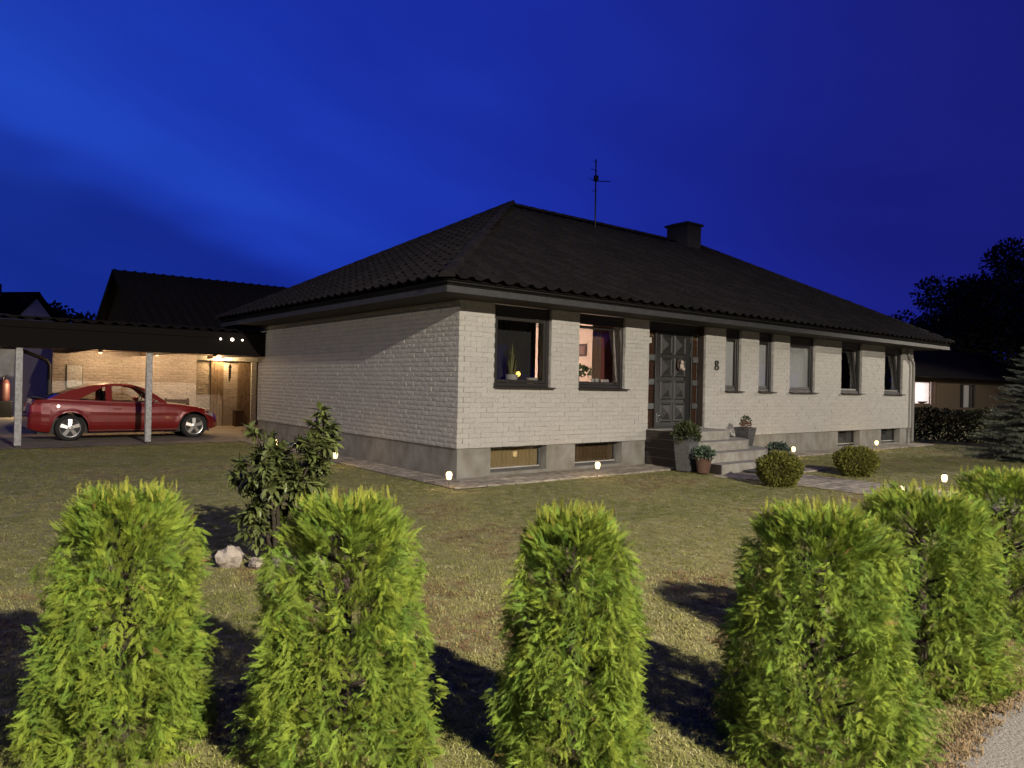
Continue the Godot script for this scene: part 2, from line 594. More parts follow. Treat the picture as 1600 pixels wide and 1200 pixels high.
# lays bricks of one wall; returns a list of [transform, variant, nearness]
func lay_bricks(along: Vector3, outward: Vector3, start: Vector3, intervals: Callable, courses: int, len: float, hgt: float, odd_start: float, variants: int) -> Array:
	var out := []
	var bs := Basis(along, Vector3.UP, outward)
	var pitch := len + 0.003
	for c in courses:
		var y := (c + 0.5) * hgt
		for iv in intervals.call(c):
			var a: float = iv[0] + (odd_start if c % 2 == 1 and iv[0] < 0.01 else 0.0)
			var b: float = iv[1]
			var first := floorf(a / pitch) * pitch - (pitch * 0.5 if c % 2 == 1 else 0.0)
			var x := first
			while x < b:
				var s := maxf(x, a)
				var e := minf(x + len, b)
				if e - s > 0.035:
					var mid := start + along * ((s + e) * 0.5) + Vector3.UP * (y + rng.randf_range(-0.002, 0.002))
					var tw := bs * Basis(Vector3.UP, rng.randf_range(-0.008, 0.008))
					var xf := Transform3D(tw * Basis.from_scale(Vector3((e - s) / len, 1, 1)), mid + outward * rng.randf_range(-0.004, 0.004))
					out.append([xf, rng.randi() % variants, mid.distance_to(CAM)])
				x += pitch
	return out

func place_bricks(list: Array, protos: Array, mats: Array, parent: Node, limit: int) -> void:
	list.sort_custom(func(p, q): return p[2] < q[2])
	var meshes := []
	for p in protos: meshes.append(p.mesh())
	var rest := []
	for m in mats: rest.append(Geo.new())
	for i in list.size():
		var b: Array = list[i]
		var k: int = b[1]
		var mk := (k * 7 + i * 13) % mats.size()
		if i < limit:
			var o := part_mesh("brick", meshes[k], mats[mk], parent)
			o.transform = b[0]
		else:
			rest[mk].add(protos[k], b[0])
	for m in mats.size():
		if rest[m].v.size() > 0:
			var o2 := part("brickwork", rest[m], mats[m], parent)
			o2.set_meta("kind", "stuff")

func front_intervals(c: int) -> Array:
	var y := HF + (c + 0.5) * CH
	var out := []
	var x := 0.0
	for o in OPEN:
		if y > o[2]:
			out.append([x, o[0]])
			x = o[1]
	out.append([x, LU])
	return out

func house() -> void:
	var h := thing("bungalow", "low white brick bungalow with dark hipped tile roof and grey plinth", "house")
	# brick skin and the wall behind it
	var core := Geo.new()
	var zf := -0.011
	var zb := -0.34
	var xs := [0.011]
	for o in OPEN: xs.append(o[0]); xs.append(o[1])
	xs.append(LU - 0.011)
	for k in range(0, xs.size(), 2):
		core.span(Vector3(xs[k], HF, zb), Vector3(xs[k + 1], HW, zf))
	for o in OPEN:
		core.span(Vector3(o[0], HF, zb), Vector3(o[1], o[2] - 0.03, zf))
	core.span(Vector3(0.011, HF, -LV + 0.3), Vector3(0.34, HW, zb))
	core.span(Vector3(LU - 0.34, HF, -LV + 0.3), Vector3(LU, HW, zb))
	core.span(Vector3(0.0, HF, -LV), Vector3(LU, HW, -LV + 0.3))
	var wall := part("wall", core, M.mortar, h)
	var protos := []
	for k in 6: protos.append(brick_geo(0.24, CH - 0.0035, 0.1, 100 + k, 0.16))
	var list := lay_bricks(Vector3(1, 0, 0), Vector3(0, 0, 1), Vector3(0, HF, 0), front_intervals, 29, 0.24, CH, 0.10, 6)
	var rough_protos := []
	for k in 6: rough_protos.append(brick_geo(0.24, CH - 0.008, 0.1, 120 + k, 0.9))
	place_bricks(list, protos, M.brick, wall, 150)
	list = (lay_bricks(Vector3(0, 0, 1), Vector3(-1, 0, 0), Vector3(0, HF, -LV), func(c): return [[0.0, LV - (0.10 if c % 2 == 0 else 0.0)]], 29, 0.24, CH, 0.0, 6))
	place_bricks(list, rough_protos, M.brick, wall, 150)
	# plinth with the basement window openings
	var g := Geo.new()
	var bo := [[0.73, 2.02], [2.74, 4.045], [12.82, 14.09], [15.43, 16.71]]
	var px := [0.03]
	for b in bo: px.append(b[0]); px.append(b[1])
	px.append(LU - 0.03)
	for k in range(0, px.size(), 2):
		g.span(Vector3(px[k], -0.3, -0.3), Vector3(px[k + 1], HF - 0.008, -0.03))
	for b in bo:
		g.span(Vector3(b[0], -0.3, -0.3), Vector3(b[1], 0.075, -0.032))
	g.span(Vector3(0.03, -0.3, -LV + 0.02), Vector3(0.3, HF - 0.008, -0.302))
	g.span(Vector3(LU - 0.3, -0.3, -LV + 0.02), Vector3(LU - 0.03, HF - 0.008, -0.302))
	g.span(Vector3(0.302, -0.3, -LV + 0.02), Vector3(LU - 0.302, HF - 0.008, -LV + 0.3))
	part("plinth", g, M.concrete, h)
	# storey slabs, partitions
	g = Geo.new()
	g.span(Vector3(0.33, 0.45, -LV + 0.31), Vector3(LU - 0.35, 0.70, -0.35))
	part("floor_slab", g, M.parquet, h)
	g = Geo.new()
	g.span(Vector3(0.02, HW + 0.015, -LV + 0.02), Vector3(LU - 0.02, HW + 0.1, -0.02))
	part("ceiling_slab", g, M.gable_white, h)
	g = Geo.new()
	g.span(Vector3(4.66, 0.7, -4.7), Vector3(4.74, HW + 0.014, -0.345))
	g.span(Vector3(0.345, 0.7, -4.78), Vector3(4.74, HW + 0.014, -4.702))
	part("room_partition", g, M.pink_wall, h)
	g = Geo.new()
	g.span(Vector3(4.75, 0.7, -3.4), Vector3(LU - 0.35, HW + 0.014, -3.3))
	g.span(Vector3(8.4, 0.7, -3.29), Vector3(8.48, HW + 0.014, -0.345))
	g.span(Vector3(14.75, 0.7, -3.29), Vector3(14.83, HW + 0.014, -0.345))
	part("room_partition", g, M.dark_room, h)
	roof(h)
	windows(h)
	front_door(h)
	# downpipe at the far corner
	g = Geo.new()
	g.tube([Vector3(17.0, 3.0, 0.07), Vector3(17.02, 2.8, 0.07), Vector3(17.1, 2.7, 0.07), Vector3(17.32, 2.58, 0.07), Vector3(17.36, 2.4, 0.07), Vector3(17.36, 0.08, 0.07)], [0.04, 0.04, 0.04, 0.04, 0.04, 0.04], 12)
	part("downpipe", g, M.pipe, h)
	var tm := TextMesh.new()
	tm.text = "8"
	var sf := SystemFont.new()
	sf.font_names = PackedStringArray(["Droid Serif"])
	sf.font_weight = 700
	tm.font = sf
	tm.font_size = 64
	tm.pixel_size = 0.31 / 64.0
	tm.depth = 0.02
	var num := part_mesh("house_number", tm, M.iron, h)
	num.position = Vector3(7.1, 2.14, 0.022)
	num.set_meta("label", "dark metal house number 8 on the white bricks")

func tile_geo(sd: int) -> Geo:
	var g := Geo.new()
	var r := RandomNumberGenerator.new()
	r.seed = sd
	var pr := [Vector2(-0.155, 0.012), Vector2(-0.13, 0.04), Vector2(-0.085, 0.058), Vector2(-0.04, 0.042), Vector2(0.0, 0.012), Vector2(0.06, 0.0), Vector2(0.12, 0.006), Vector2(0.16, 0.03)]
	var up := 0.37
	for i in pr.size() - 1:
		var a: Vector2 = pr[i]
		var b: Vector2 = pr[i + 1]
		var j0 := r.randf_range(-0.003, 0.003)
		var A := Vector3(a.x, -0.01 + j0, a.y + 0.03)
		var B := Vector3(b.x, -0.01 + j0, b.y + 0.03)
		var C := Vector3(b.x, up, b.y)
		var D := Vector3(a.x, up, a.y)
		g.quad(A, B, C, D)
		g.quad(A + Vector3(0, 0.003, -0.022), B + Vector3(0, 0.003, -0.022), B, A)
	return g

const OV := 0.80
const SL := 0.545
const HR := 6.21

func roof(h: Node3D) -> void:
	var mid := LV / 2
	var he := HR - SL * (mid + OV)
	var r0 := Vector3(mid, HR, -mid)
	var r1 := Vector3(LU - mid, HR, -mid)
	var e := [Vector3(-OV, he, OV), Vector3(LU + OV, he, OV), Vector3(LU + OV, he, -LV - OV), Vector3(-OV, he, -LV - OV)]
	var g := Geo.new()
	var dn := Vector3(0, -0.03, 0)
	for pass_k in 2:
		var off := dn * (1 + pass_k * 1.5)
		g.quad(e[0] + off, e[1] + off, r1 + off, r0 + off)
		g.quad(e[2] + off, e[3] + off, r0 + off, r1 + off)
		g.tri(e[1] + off, e[2] + off, r1 + off)
		g.tri(e[3] + off, e[0] + off, r0 + off)
	var rf := part("roof", g, M.roof_under, h)
	# tiles of the slopes in view
	var pitch := atan(SL)
	var cs := cos(pitch)
	var sn := sin(pitch)
	var protos := []
	var meshes := []
	for k in 4:
		protos.append(tile_geo(300 + k))
		meshes.append(protos[k].mesh())
	var list := []
	var slope_len := (mid + OV) / cs
	var rows := int(slope_len / 0.335)
	for face in 3:
		var u: Vector3; var s: Vector3; var nn: Vector3; var org: Vector3; var wid: float
		if face == 0:
			u = Vector3(1, 0, 0); s = Vector3(0, sn, -cs); nn = Vector3(0, cs, sn); org = e[0]; wid = LU + 2 * OV
		elif face == 1:
			u = Vector3(0, 0, 1); s = Vector3(cs, sn, 0); nn = Vector3(-sn, cs, 0); org = e[3]; wid = LV + 2 * OV
		else:
			u = Vector3(0, 0, -1); s = Vector3(-cs, sn, 0); nn = Vector3(sn, cs, 0); org = e[1]; wid = LV + 2 * OV
		for r in rows:
			var q := r * 0.335
			var d := (q + 0.16) * cs
			var n := int(wid / 0.3)
			for i in n:
				var x := (i + 0.5) * 0.3 + 0.06
				if x < d - 0.06 or x > wid - d + 0.06: continue
				var pos := org + u * x + s * (q - 0.03) + nn * 0.012
				var xf := Transform3D(Basis(u, s, nn) * Basis(Vector3(0, 0, 1), rng.randf_range(-0.012, 0.012)), pos + nn * rng.randf_range(-0.003, 0.004))
				list.append([xf, rng.randi() % 4, pos.distance_to(CAM), face])
	list.sort_custom(func(p, q): return p[2] < q[2])
	var rest := []
	for k in 4: rest.append(Geo.new())
	var cnt := 0
	for b in list:
		var k: int = b[1]
		if b[3] < 2 and cnt < 300:
			cnt += 1
			var o := part_mesh("roof_tile", meshes[k], M.tile[(k + cnt * 3) % 4], rf)
			o.transform = b[0]
		else:
			rest[rng.randi() % 4].add(protos[k], b[0])
	for k in 4:
		var o2 := part("roof_tiling", rest[k], M.tile[k], rf)
		o2.set_meta("kind", "stuff")
	# hip and ridge caps
	var cap := Geo.new()
	var arc := 8
	for i in arc:
		var a0 := PI * i / arc
		var a1 := PI * (i + 1) / arc
		var A := Vector3(cos(a0) * 0.13, sin(a0) * 0.1, 0)
		var B := Vector3(cos(a1) * 0.13, sin(a1) * 0.1, 0)
		var A2 := Vector3(cos(a0) * 0.105, sin(a0) * 0.078, -0.42)
		var B2 := Vector3(cos(a1) * 0.105, sin(a1) * 0.078, -0.42)
		cap.quad(A, A2, B2, B)
		cap.tri(Vector3.ZERO, A, B)
	var cm := cap.mesh()
	for ln in [[e[0], r0], [e[1], r1], [e[3], r0], [r0, r1]]:
		var a: Vector3 = ln[0]
		var b: Vector3 = ln[1]
		var dir := (b - a).normalized()
		var n2 := int((b - a).length() / 0.37)
		for i in n2 + 1:
			var o3 := part_mesh("ridge_tile", cm, M.tile[i % 4], rf)
			o3.transform = Transform3D(Basis.looking_at(dir, Vector3.UP), a + dir * (i * 0.37 - 0.02) + Vector3(0, 0.012, 0))
			o3.rotate_object_local(Vector3(1, 0, 0), 0.03)
	g = Geo.new()
	g.cspan(Vector3(11.42, 5.6, -5.05), Vector3(12.08, 6.72, -4.2), 0.015)
	g.cspan(Vector3(11.36, 6.722, -5.11), Vector3(12.14, 6.79, -4.14), 0.015)
	g.cspan(Vector3(11.5, 6.792, -4.97), Vector3(12.0, 6.84, -4.28), 0.01)
	part("chimney", g, mat(lin(0.013, 0.012, 0.0125), 0.9, M.fine, 2.0), rf)
	# eaves
	var o1 := 0.766
	g = Geo.new()
	for q in [[o1, 2.995, 3.1, 0.03], [o1 - 0.03, 3.112, 3.185, 0.025]]:
		pass
	var fa := Geo.new()
	fa.cspan(Vector3(-o1, 2.99, o1 - 0.03), Vector3(LU + o1, 3.095, o1), 0.004)
	fa.cspan(Vector3(-o1, 2.99, -LV - o1), Vector3(-o1 + 0.03, 3.095, o1 - 0.032), 0.004)
	fa.cspan(Vector3(LU + o1 - 0.03, 2.99, -LV - o1), Vector3(LU + o1, 3.095, o1 - 0.032), 0.004)
	part("fascia", fa, M.fascia, h)
	fa = Geo.new()
	fa.cspan(Vector3(-o1 + 0.02, 3.11, o1 - 0.05), Vector3(LU + o1 - 0.02, 3.185, o1 - 0.015), 0.004)
	fa.cspan(Vector3(-o1 + 0.015, 3.11, -LV - o1), Vector3(-o1 + 0.05, 3.185, o1 - 0.052), 0.004)
	fa.cspan(Vector3(LU + o1 - 0.05, 3.11, -LV - o1), Vector3(LU + o1 - 0.015, 3.185, o1 - 0.052), 0.004)
	part("fascia", fa, M.fascia2, h)
	fa = Geo.new()
	fa.span(Vector3(-o1 + 0.06, 3.0, o1 - 0.09), Vector3(LU + o1 - 0.06, 3.3, o1 - 0.06))
	fa.span(Vector3(-o1 + 0.06, 3.0, -LV - o1), Vector3(-o1 + 0.09, 3.3, o1 - 0.092))
	fa.span(Vector3(LU + o1 - 0.09, 3.0, -LV - o1), Vector3(LU + o1 - 0.06, 3.3, o1 - 0.092))
	part("eaves_board", fa, M.roof_under, h)
	# soffit boards
	var n3 := 5
	var so := Geo.new()
	for i in n3:
		var w := (o1 - 0.03) / n3
		so.span(Vector3(-o1 + 0.03, HW + 0.002, i * w + 0.004), Vector3(LU + o1 - 0.03, HW + 0.012, (i + 1) * w - 0.004))
		so.span(Vector3(-(i + 1) * w + 0.004, HW + 0.002, -LV - o1), Vector3(-i * w - 0.004, HW + 0.012, -0.002))
	so.span(Vector3(-o1 + 0.032, HW + 0.016, -LV - o1 + 0.05), Vector3(-0.0, HW + 0.02, o1 - 0.032))
	so.span(Vector3(0.002, HW + 0.016, 0.0), Vector3(LU + o1 - 0.03, HW + 0.02, o1 - 0.032))
	so.span(Vector3(LU + 0.002, HW + 0.004, -LV - o1 + 0.05), Vector3(LU + o1 - 0.03, HW + 0.012, -0.002))
	part("soffit", so, M.soffit, h)

func frame_geo(w: float, y0: float, y1: float, t: float, d: float) -> Geo:
	var g := Geo.new()
	g.cspan(Vector3(0, y0, -d), Vector3(t, y1, 0), 0.004)
	g.cspan(Vector3(w - t, y0, -d), Vector3(w, y1, 0), 0.004)
	g.cspan(Vector3(t + 0.001, y0, -d), Vector3(w - t - 0.001, y0 + t, 0), 0.004)
	g.cspan(Vector3(t + 0.001, y1 - t, -d), Vector3(w - t - 0.001, y1, 0), 0.004)
	return g

func windows(h: Node3D) -> void:
	var kind := ["plain", "tilt", "", "blind", "blind", "blind", "tilt", "tilt"]
	for i in OPEN.size():
		if kind[i] == "": continue
		var o: Array = OPEN[i]
		var w: float = o[1] - o[0]
		var t := node_part("window", h, Vector3(o[0], 0, -0.065))
		part("frame", frame_geo(w, 1.575, 2.995, 0.06, 0.07), M.frame, t)
		# dark panel above the glass reaches to the soffit
		var g := Geo.new()
		g.cspan(Vector3(0.062, 2.80, -0.05), Vector3(w - 0.062, 2.934, -0.01), 0.004)
		part("head_panel", g, M.frame, t)
		var sash := node_part("sash_pivot", t) if false else t
		var sg := Geo.new()
		var fw := w - 0.124
		sg = frame_geo(fw, 0.0, 1.155, 0.055, 0.05)
		var sm := part("sash", sg, M.frame, t)
		sm.position = Vector3(0.062, 1.64, -0.015)
		var pg := Geo.new()
		pg.span(Vector3(0.05, 0.05, -0.027), Vector3(fw - 0.05, 1.105, -0.021))
		var pane := part("pane", pg, M.glass, t)
		pane.position = sm.position
		if kind[i] == "tilt":
			sm.rotation.x = -0.10
			pane.rotation.x = -0.10
			sm.position.z = -0.03
			pane.position.z = -0.03
		g = Geo.new()
		g.cbox(Vector3(w / 2 + 0.02, 1.558, 0.055), Vector3(w + 0.07, 0.022, 0.2), 0.005, Basis(Vector3(1, 0, 0), 0.08))
		var sl := part("sill", g, M.sill, t)
		if kind[i] == "blind":
			g = Geo.new()
			g.span(Vector3(0.02, 1.6, -0.105), Vector3(w - 0.02, 2.9, -0.1))
			part("blind", g, M.blind, t)
		g = Geo.new()
		g.cspan(Vector3(-0.05, 1.52, -0.45), Vector3(w + 0.05, 1.55, -0.09), 0.004)
		part("inner_sill", g, M.gable_white, t)
	# basement windows
	var bo := [[0.73, 2.02], [2.74, 4.045], [12.82, 14.09], [15.43, 16.71]]
	var weave := noise_tex(71, 0.09, 2, lin(0.13, 0.095, 0.04), lin(0.42, 0.32, 0.15))
	for k in bo.size():
		var b: Array = bo[k]
		var w: float = b[1] - b[0]
		var t := node_part("basement_window", h, Vector3(b[0], 0, -0.2))
		part("frame", frame_geo(w, 0.077, HF - 0.01, 0.035, 0.05), M.zinc if k < 2 else M.frame, t)
		var g := Geo.new()
		g.cspan(Vector3(0.036, 0.113, -0.02), Vector3(w - 0.036, 0.135, 0.015), 0.003)
		part("glazing_bar", g, M.gable_white, t)
		g = Geo.new()
		g.span(Vector3(0.034, 0.11, -0.03), Vector3(w - 0.034, HF - 0.045, -0.025))
		part("pane", g, M.glass, t)
		if k < 2:
			# folded net curtain close behind the glass
			var c := Geo.new()
			var n := 44
			for i in n:
				var x0 := 0.03 + (w - 0.06) * i / n
				var x1 := 0.03 + (w - 0.06) * (i + 1) / n
				var z0 := -0.075 + 0.014 * sin(i * 1.9)
				var z1 := -0.075 + 0.014 * sin((i + 1) * 1.9)
				c.quad(Vector3(x0, 0.08, z0), Vector3(x1, 0.08, z1), Vector3(x1, HF - 0.02, z1), Vector3(x0, HF - 0.02, z0))
			part("curtain", c, mat(Color(1, 1, 1) if k == 0 else Color(0.6, 0.55, 0.5), 0.9, weave, 3.0), t)
		else:
			g = Geo.new()
			g.span(Vector3(0.02, 0.08, -0.099), Vector3(w - 0.02, HF - 0.02, -0.09))
			part("blind", g, mat(lin(0.1, 0.105, 0.11), 0.9, M.fine, 1.0), t)
	# the lit living room behind the two left windows
	var lamp := thing("ceiling_lamp", "round pendant lamp in the lit room behind the left windows", "lamp", Vector3(2.3, 0, -2.9))
	var g2 := Geo.new()
	g2.tube([Vector3(0, 3.01, 0), Vector3(0, 2.5, 0)], [0.006, 0.006], 6)
	part("cord", g2, M.black, lamp)
	g2 = Geo.new()
	g2.lathe([Vector2(0.0, 2.3), Vector2(0.08, 2.32), Vector2(0.11, 2.4), Vector2(0.08, 2.48), Vector2(0.0, 2.5)], 16)
	part("globe", g2, glow(Color(1.0, 0.85, 0.7), 5.0), lamp)
	omni(lamp, Vector3(0, 2.4, 0), Color(1.0, 0.89, 0.80), 9.0, 0.1)
	curtain("brown_curtain", "brown curtain strip hanging beside the bright gap in the second window", 3.74, 3.98, M.curtain_brown, -0.62)
	curtain("red_curtain", "dark red curtain behind the tilted pane of the second window", 3.985, 4.62, M.curtain_red, -0.66)
	curtain("black_curtain", "black curtain drawn across most of the first window", 0.36, 2.225, M.curtain_dark, -0.62)
	curtain("black_curtain", "narrow black curtain right of the bright slit in the first window", 2.27, 2.95, M.curtain_dark, -0.62)
	var pf := thing("picture_frame", "small dark picture on the bright pink wall inside the second window", "picture", Vector3(4.655, 2.28, -1.85))
	g2 = Geo.new()
	g2.cspan(Vector3(-0.025, 0, -0.14), Vector3(0.0, 0.28, 0.14), 0.004)
	part("frame", g2, plain(lin(0.05, 0.02, 0.02), 0.6), pf)
	g2 = Geo.new()
	g2.span(Vector3(-0.029, 0.05, -0.1), Vector3(-0.0252, 0.23, 0.1))
	part("print", g2, mat(Color(1, 1, 1), 0.8, noise_tex(81, 0.05, 3, lin(0.06, 0.02, 0.02), lin(0.4, 0.3, 0.25)), 4.0), pf)

func curtain(called: String, label: String, x0: float, x1: float, m: Material, z: float) -> void:
	var t := thing(called, label, "curtain", Vector3(x0, 0.75, z))
	var g := Geo.new()
	var n := int((x1 - x0) * 40) + 2
	for i in n:
		var a := (x1 - x0) * i / n
		var b := (x1 - x0) * (i + 1) / n
		g.quad(Vector3(a, 0, 0.022 * sin(i * 1.3)), Vector3(b, 0, 0.022 * sin((i + 1) * 1.3)), Vector3(b, 2.16, 0.018 * sin((i + 1) * 1.3)), Vector3(a, 2.16, 0.018 * sin(i * 1.3)))
	part("cloth", g, m, t)
	g = Geo.new()
	g.tube([Vector3(-0.03, 2.18, 0), Vector3(x1 - x0 + 0.03, 2.18, 0)], [0.012, 0.012], 8)
	part("rod", g, M.black, t)

func front_door(h: Node3D) -> void:
	var d := node_part("door", h, Vector3(0, 0, -0.2))
	# frame and transom
	var g := Geo.new()
	g.cspan(Vector3(5.2, 0.7, -0.12), Vector3(5.255, 2.83, 0.03), 0.004)
	g.cspan(Vector3(6.425, 0.7, -0.12), Vector3(6.475, 2.83, 0.03), 0.004)
	g.span(Vector3(4.79, 2.832, -0.12), Vector3(6.70, 2.999, 0.02))
	g.span(Vector3(4.79, 0.7, -0.14), Vector3(6.70, 0.757, 0.02))
	part("frame", g, M.frame, d)
	# leaf
	g = Geo.new()
	g.cspan(Vector3(5.26, 0.76, -0.07), Vector3(6.42, 2.828, -0.012), 0.004)
	part("leaf", g, M.door_grey, d)
	for cx in 2:
		for r in 4:
			var x0 := 5.40 + cx * 0.46
			var y0 := 0.86 + r * 0.49
			var w := 0.40
			var hh := 0.43
			var pg := Geo.new()
			var a := Vector3(x0, y0, -0.012)
			var b := Vector3(x0 + w, y0, -0.012)
			var c := Vector3(x0 + w, y0 + hh, -0.012)
			var e := Vector3(x0, y0 + hh, -0.012)
			var m := 0.03
			var up := Vector3(0, 0, 0.022)
			var ai := a + Vector3(m, m, 0) + up
			var bi := b + Vector3(-m, m, 0) + up
			var ci := c + Vector3(-m, -m, 0) + up
			var ei := e + Vector3(m, -m, 0) + up
			pg.quad(a, b, bi, ai); pg.quad(b, c, ci, bi); pg.quad(c, e, ei, ci); pg.quad(e, a, ai, ei)
			var k := 0.03
			var dn := Vector3(0, 0, -0.016)
			var aj := ai + Vector3(k, k, 0) + dn
			var bj := bi + Vector3(-k, k, 0) + dn
			var cj := ci + Vector3(-k, -k, 0) + dn
			var ej := ei + Vector3(k, -k, 0) + dn
			pg.quad(ai, bi, bj, aj); pg.quad(bi, ci, cj, bj); pg.quad(ci, ei, ej, cj); pg.quad(ei, ai, aj, ej)
			var tip := (aj + cj) * 0.5 + Vector3(0, 0, 0.06)
			pg.tri(aj, bj, tip); pg.tri(bj, cj, tip); pg.tri(cj, ej, tip); pg.tri(ej, aj, tip)
			part("door_panel", pg, M.door_grey, d)
	# side lights: brown glass between grey bars
	for s in [[4.82, 5.198], [6.477, 6.695]]:
		g = Geo.new()
		g.span(Vector3(s[0], 0.76, -0.06), Vector3(s[1], 2.828, -0.045))
		part("side_panel", g, M.wood, d)
		for r in 4:
			g = Geo.new()
			var y := 0.76 + 0.517 * r
			g.cspan(Vector3(s[0], y, -0.044), Vector3(s[1], y + 0.38, -0.03), 0.003)
			part("side_pane", g, mat(lin(0.045, 0.022, 0.012), 0.15, M.fine, 2.0), d)
			if r < 3:
				g = Geo.new()
				g.cspan(Vector3(s[0], y + 0.39, -0.044), Vector3(s[1], y + 0.515, 0.012), 0.004)
				part("side_bar", g, M.zinc, d)
	g = Geo.new()
	g.tube([Vector3(5.33, 1.0, -0.012), Vector3(5.33, 1.0, 0.05), Vector3(5.45, 1.0, 0.055)], [0.013, 0.012, 0.011], 10)
	g.cspan(Vector3(5.30, 0.86, -0.012), Vector3(5.36, 1.06, 0.0), 0.003)
	part("handle", g, M.steel, d)
	g = Geo.new()
	g.cspan(Vector3(5.30, 1.74, -0.012), Vector3(5.56, 1.79, 0.006), 0.003)
	part("letter_slot", g, M.black, d)
	for y in [2.3, 2.62]:
		g = Geo.new()
		g.tube([Vector3(6.41, y, 0.0), Vector3(6.41, y + 0.14, 0.0)], [0.018, 0.018], 8)
		part("hinge", g, M.black, d)
	g = Geo.new()
	g.cspan(Vector3(6.682, 0.76, 0.013), Vector3(6.704, 2.999, 0.15), 0.003)
	part("reveal_panel", g, mat(lin(0.03, 0.02, 0.015), 0.7, M.fine, 2.0), d)
	g = Geo.new()
	g.cspan(Vector3(4.84, 2.55, -0.03), Vector3(4.84 + 0.26, 2.67, -0.005), 0.004)
	part("bell_plate", g, M.gable_white, d)
	var w2 := thing("door_wreath", "small twig wreath with pale figure hanging on the dark front door", "wreath", Vector3(5.97, 2.12, -0.2))
	g = Geo.new()
	var pts := []
	var rad := []
	for k in 17:
		var an := TAU * k / 16
		pts.append(Vector3(cos(an) * 0.085, sin(an) * 0.11, 0.075))
		rad.append(0.022 + 0.006 * sin(k * 2.3))
	g.tube(pts, rad, 8, false)
	part("twig_ring", g, plain(lin(0.05, 0.03, 0.02), 0.9), w2)
	g = Geo.new()
	var fn := FastNoiseLite.new()
	g.blob(Vector3(0.03, 0.05, 0.1), Vector3(0.035, 0.05, 0.03), 8, fn, 0.3)
	g.blob(Vector3(0.03, -0.04, 0.1), Vector3(0.06, 0.06, 0.035), 8, fn, 0.4)
	g.blob(Vector3(0.08, -0.09, 0.1), Vector3(0.05, 0.035, 0.03), 8, fn, 0.4)
	part("figure", g, plain(lin(0.34, 0.29, 0.25), 0.8), w2)

func rounded_slab(x1: float, z1: float, top: float, bottom: float, r: float) -> Geo:
	var g := Geo.new()
	var poly := PackedVector2Array()
	poly.append(Vector2(4.75, 0.0))
	poly.append(Vector2(4.75, z1))
	for k in 13:
		var a := PI / 2 - (PI / 2) * k / 12.0
		poly.append(Vector2(x1 - r + cos(a) * r, z1 - r + sin(a) * r))
	poly.append(Vector2(x1, 0.0))
	var bev := 0.012
	var inner := PackedVector2Array()
	var cen := Vector2((4.75 + x1) * 0.5, z1 * 0.5)
	for p in poly:
		inner.append(p + Vector2(clampf((cen.x - p.x), -bev, bev), clampf(cen.y - p.y, -bev, bev) if p.y > 0.01 else 0.0))
	var id := Geometry2D.triangulate_polygon(inner)
	for k in range(0, id.size(), 3):
		var a2 := Vector3(inner[id[k]].x, top, inner[id[k]].y)
		var b2 := Vector3(inner[id[k + 1]].x, top, inner[id[k + 1]].y)
		var c2 := Vector3(inner[id[k + 2]].x, top, inner[id[k + 2]].y)
		g.tri_out(a2, b2, c2, Vector3(cen.x, 0, cen.y))
	for k in poly.size():
		var k2 := (k + 1) % poly.size()
		var o := Vector3(cen.x, top - 0.1, cen.y)
		g.quad_out(Vector3(inner[k].x, top, inner[k].y), Vector3(inner[k2].x, top, inner[k2].y), Vector3(poly[k2].x, top - bev, poly[k2].y), Vector3(poly[k].x, top - bev, poly[k].y), o)
		g.quad_out(Vector3(poly[k].x, top - bev, poly[k].y), Vector3(poly[k2].x, top - bev, poly[k2].y), Vector3(poly[k2].x, bottom, poly[k2].y), Vector3(poly[k].x, bottom, poly[k].y), o)
	return g

func steps() -> void:
	var t := thing("entrance_steps", "grey concrete entrance steps with rounded corner below the dark front door", "steps")
	part("landing", rounded_slab(6.5, 1.02, 0.745, 0.562, 0.45), M.step, t)
	part("step", rounded_slab(6.95, 1.3, 0.56, 0.375, 0.7), M.step, t)
	part("step", rounded_slab(7.4, 1.58, 0.373, 0.189, 0.95), M.step, t)
	part("step", rounded_slab(7.85, 1.86, 0.187, -0.05, 1.2), M.step, t)
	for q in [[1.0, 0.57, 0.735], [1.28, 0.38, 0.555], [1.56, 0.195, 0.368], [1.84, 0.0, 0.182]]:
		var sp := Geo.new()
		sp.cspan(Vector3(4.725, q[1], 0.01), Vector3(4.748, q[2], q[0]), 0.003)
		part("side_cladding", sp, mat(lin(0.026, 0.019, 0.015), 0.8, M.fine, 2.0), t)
	var g := Geo.new()
	g.span(Vector3(4.80, 0.4, -0.34), Vector3(6.70, 0.698, -0.002))
	part("threshold", g, M.step, t)

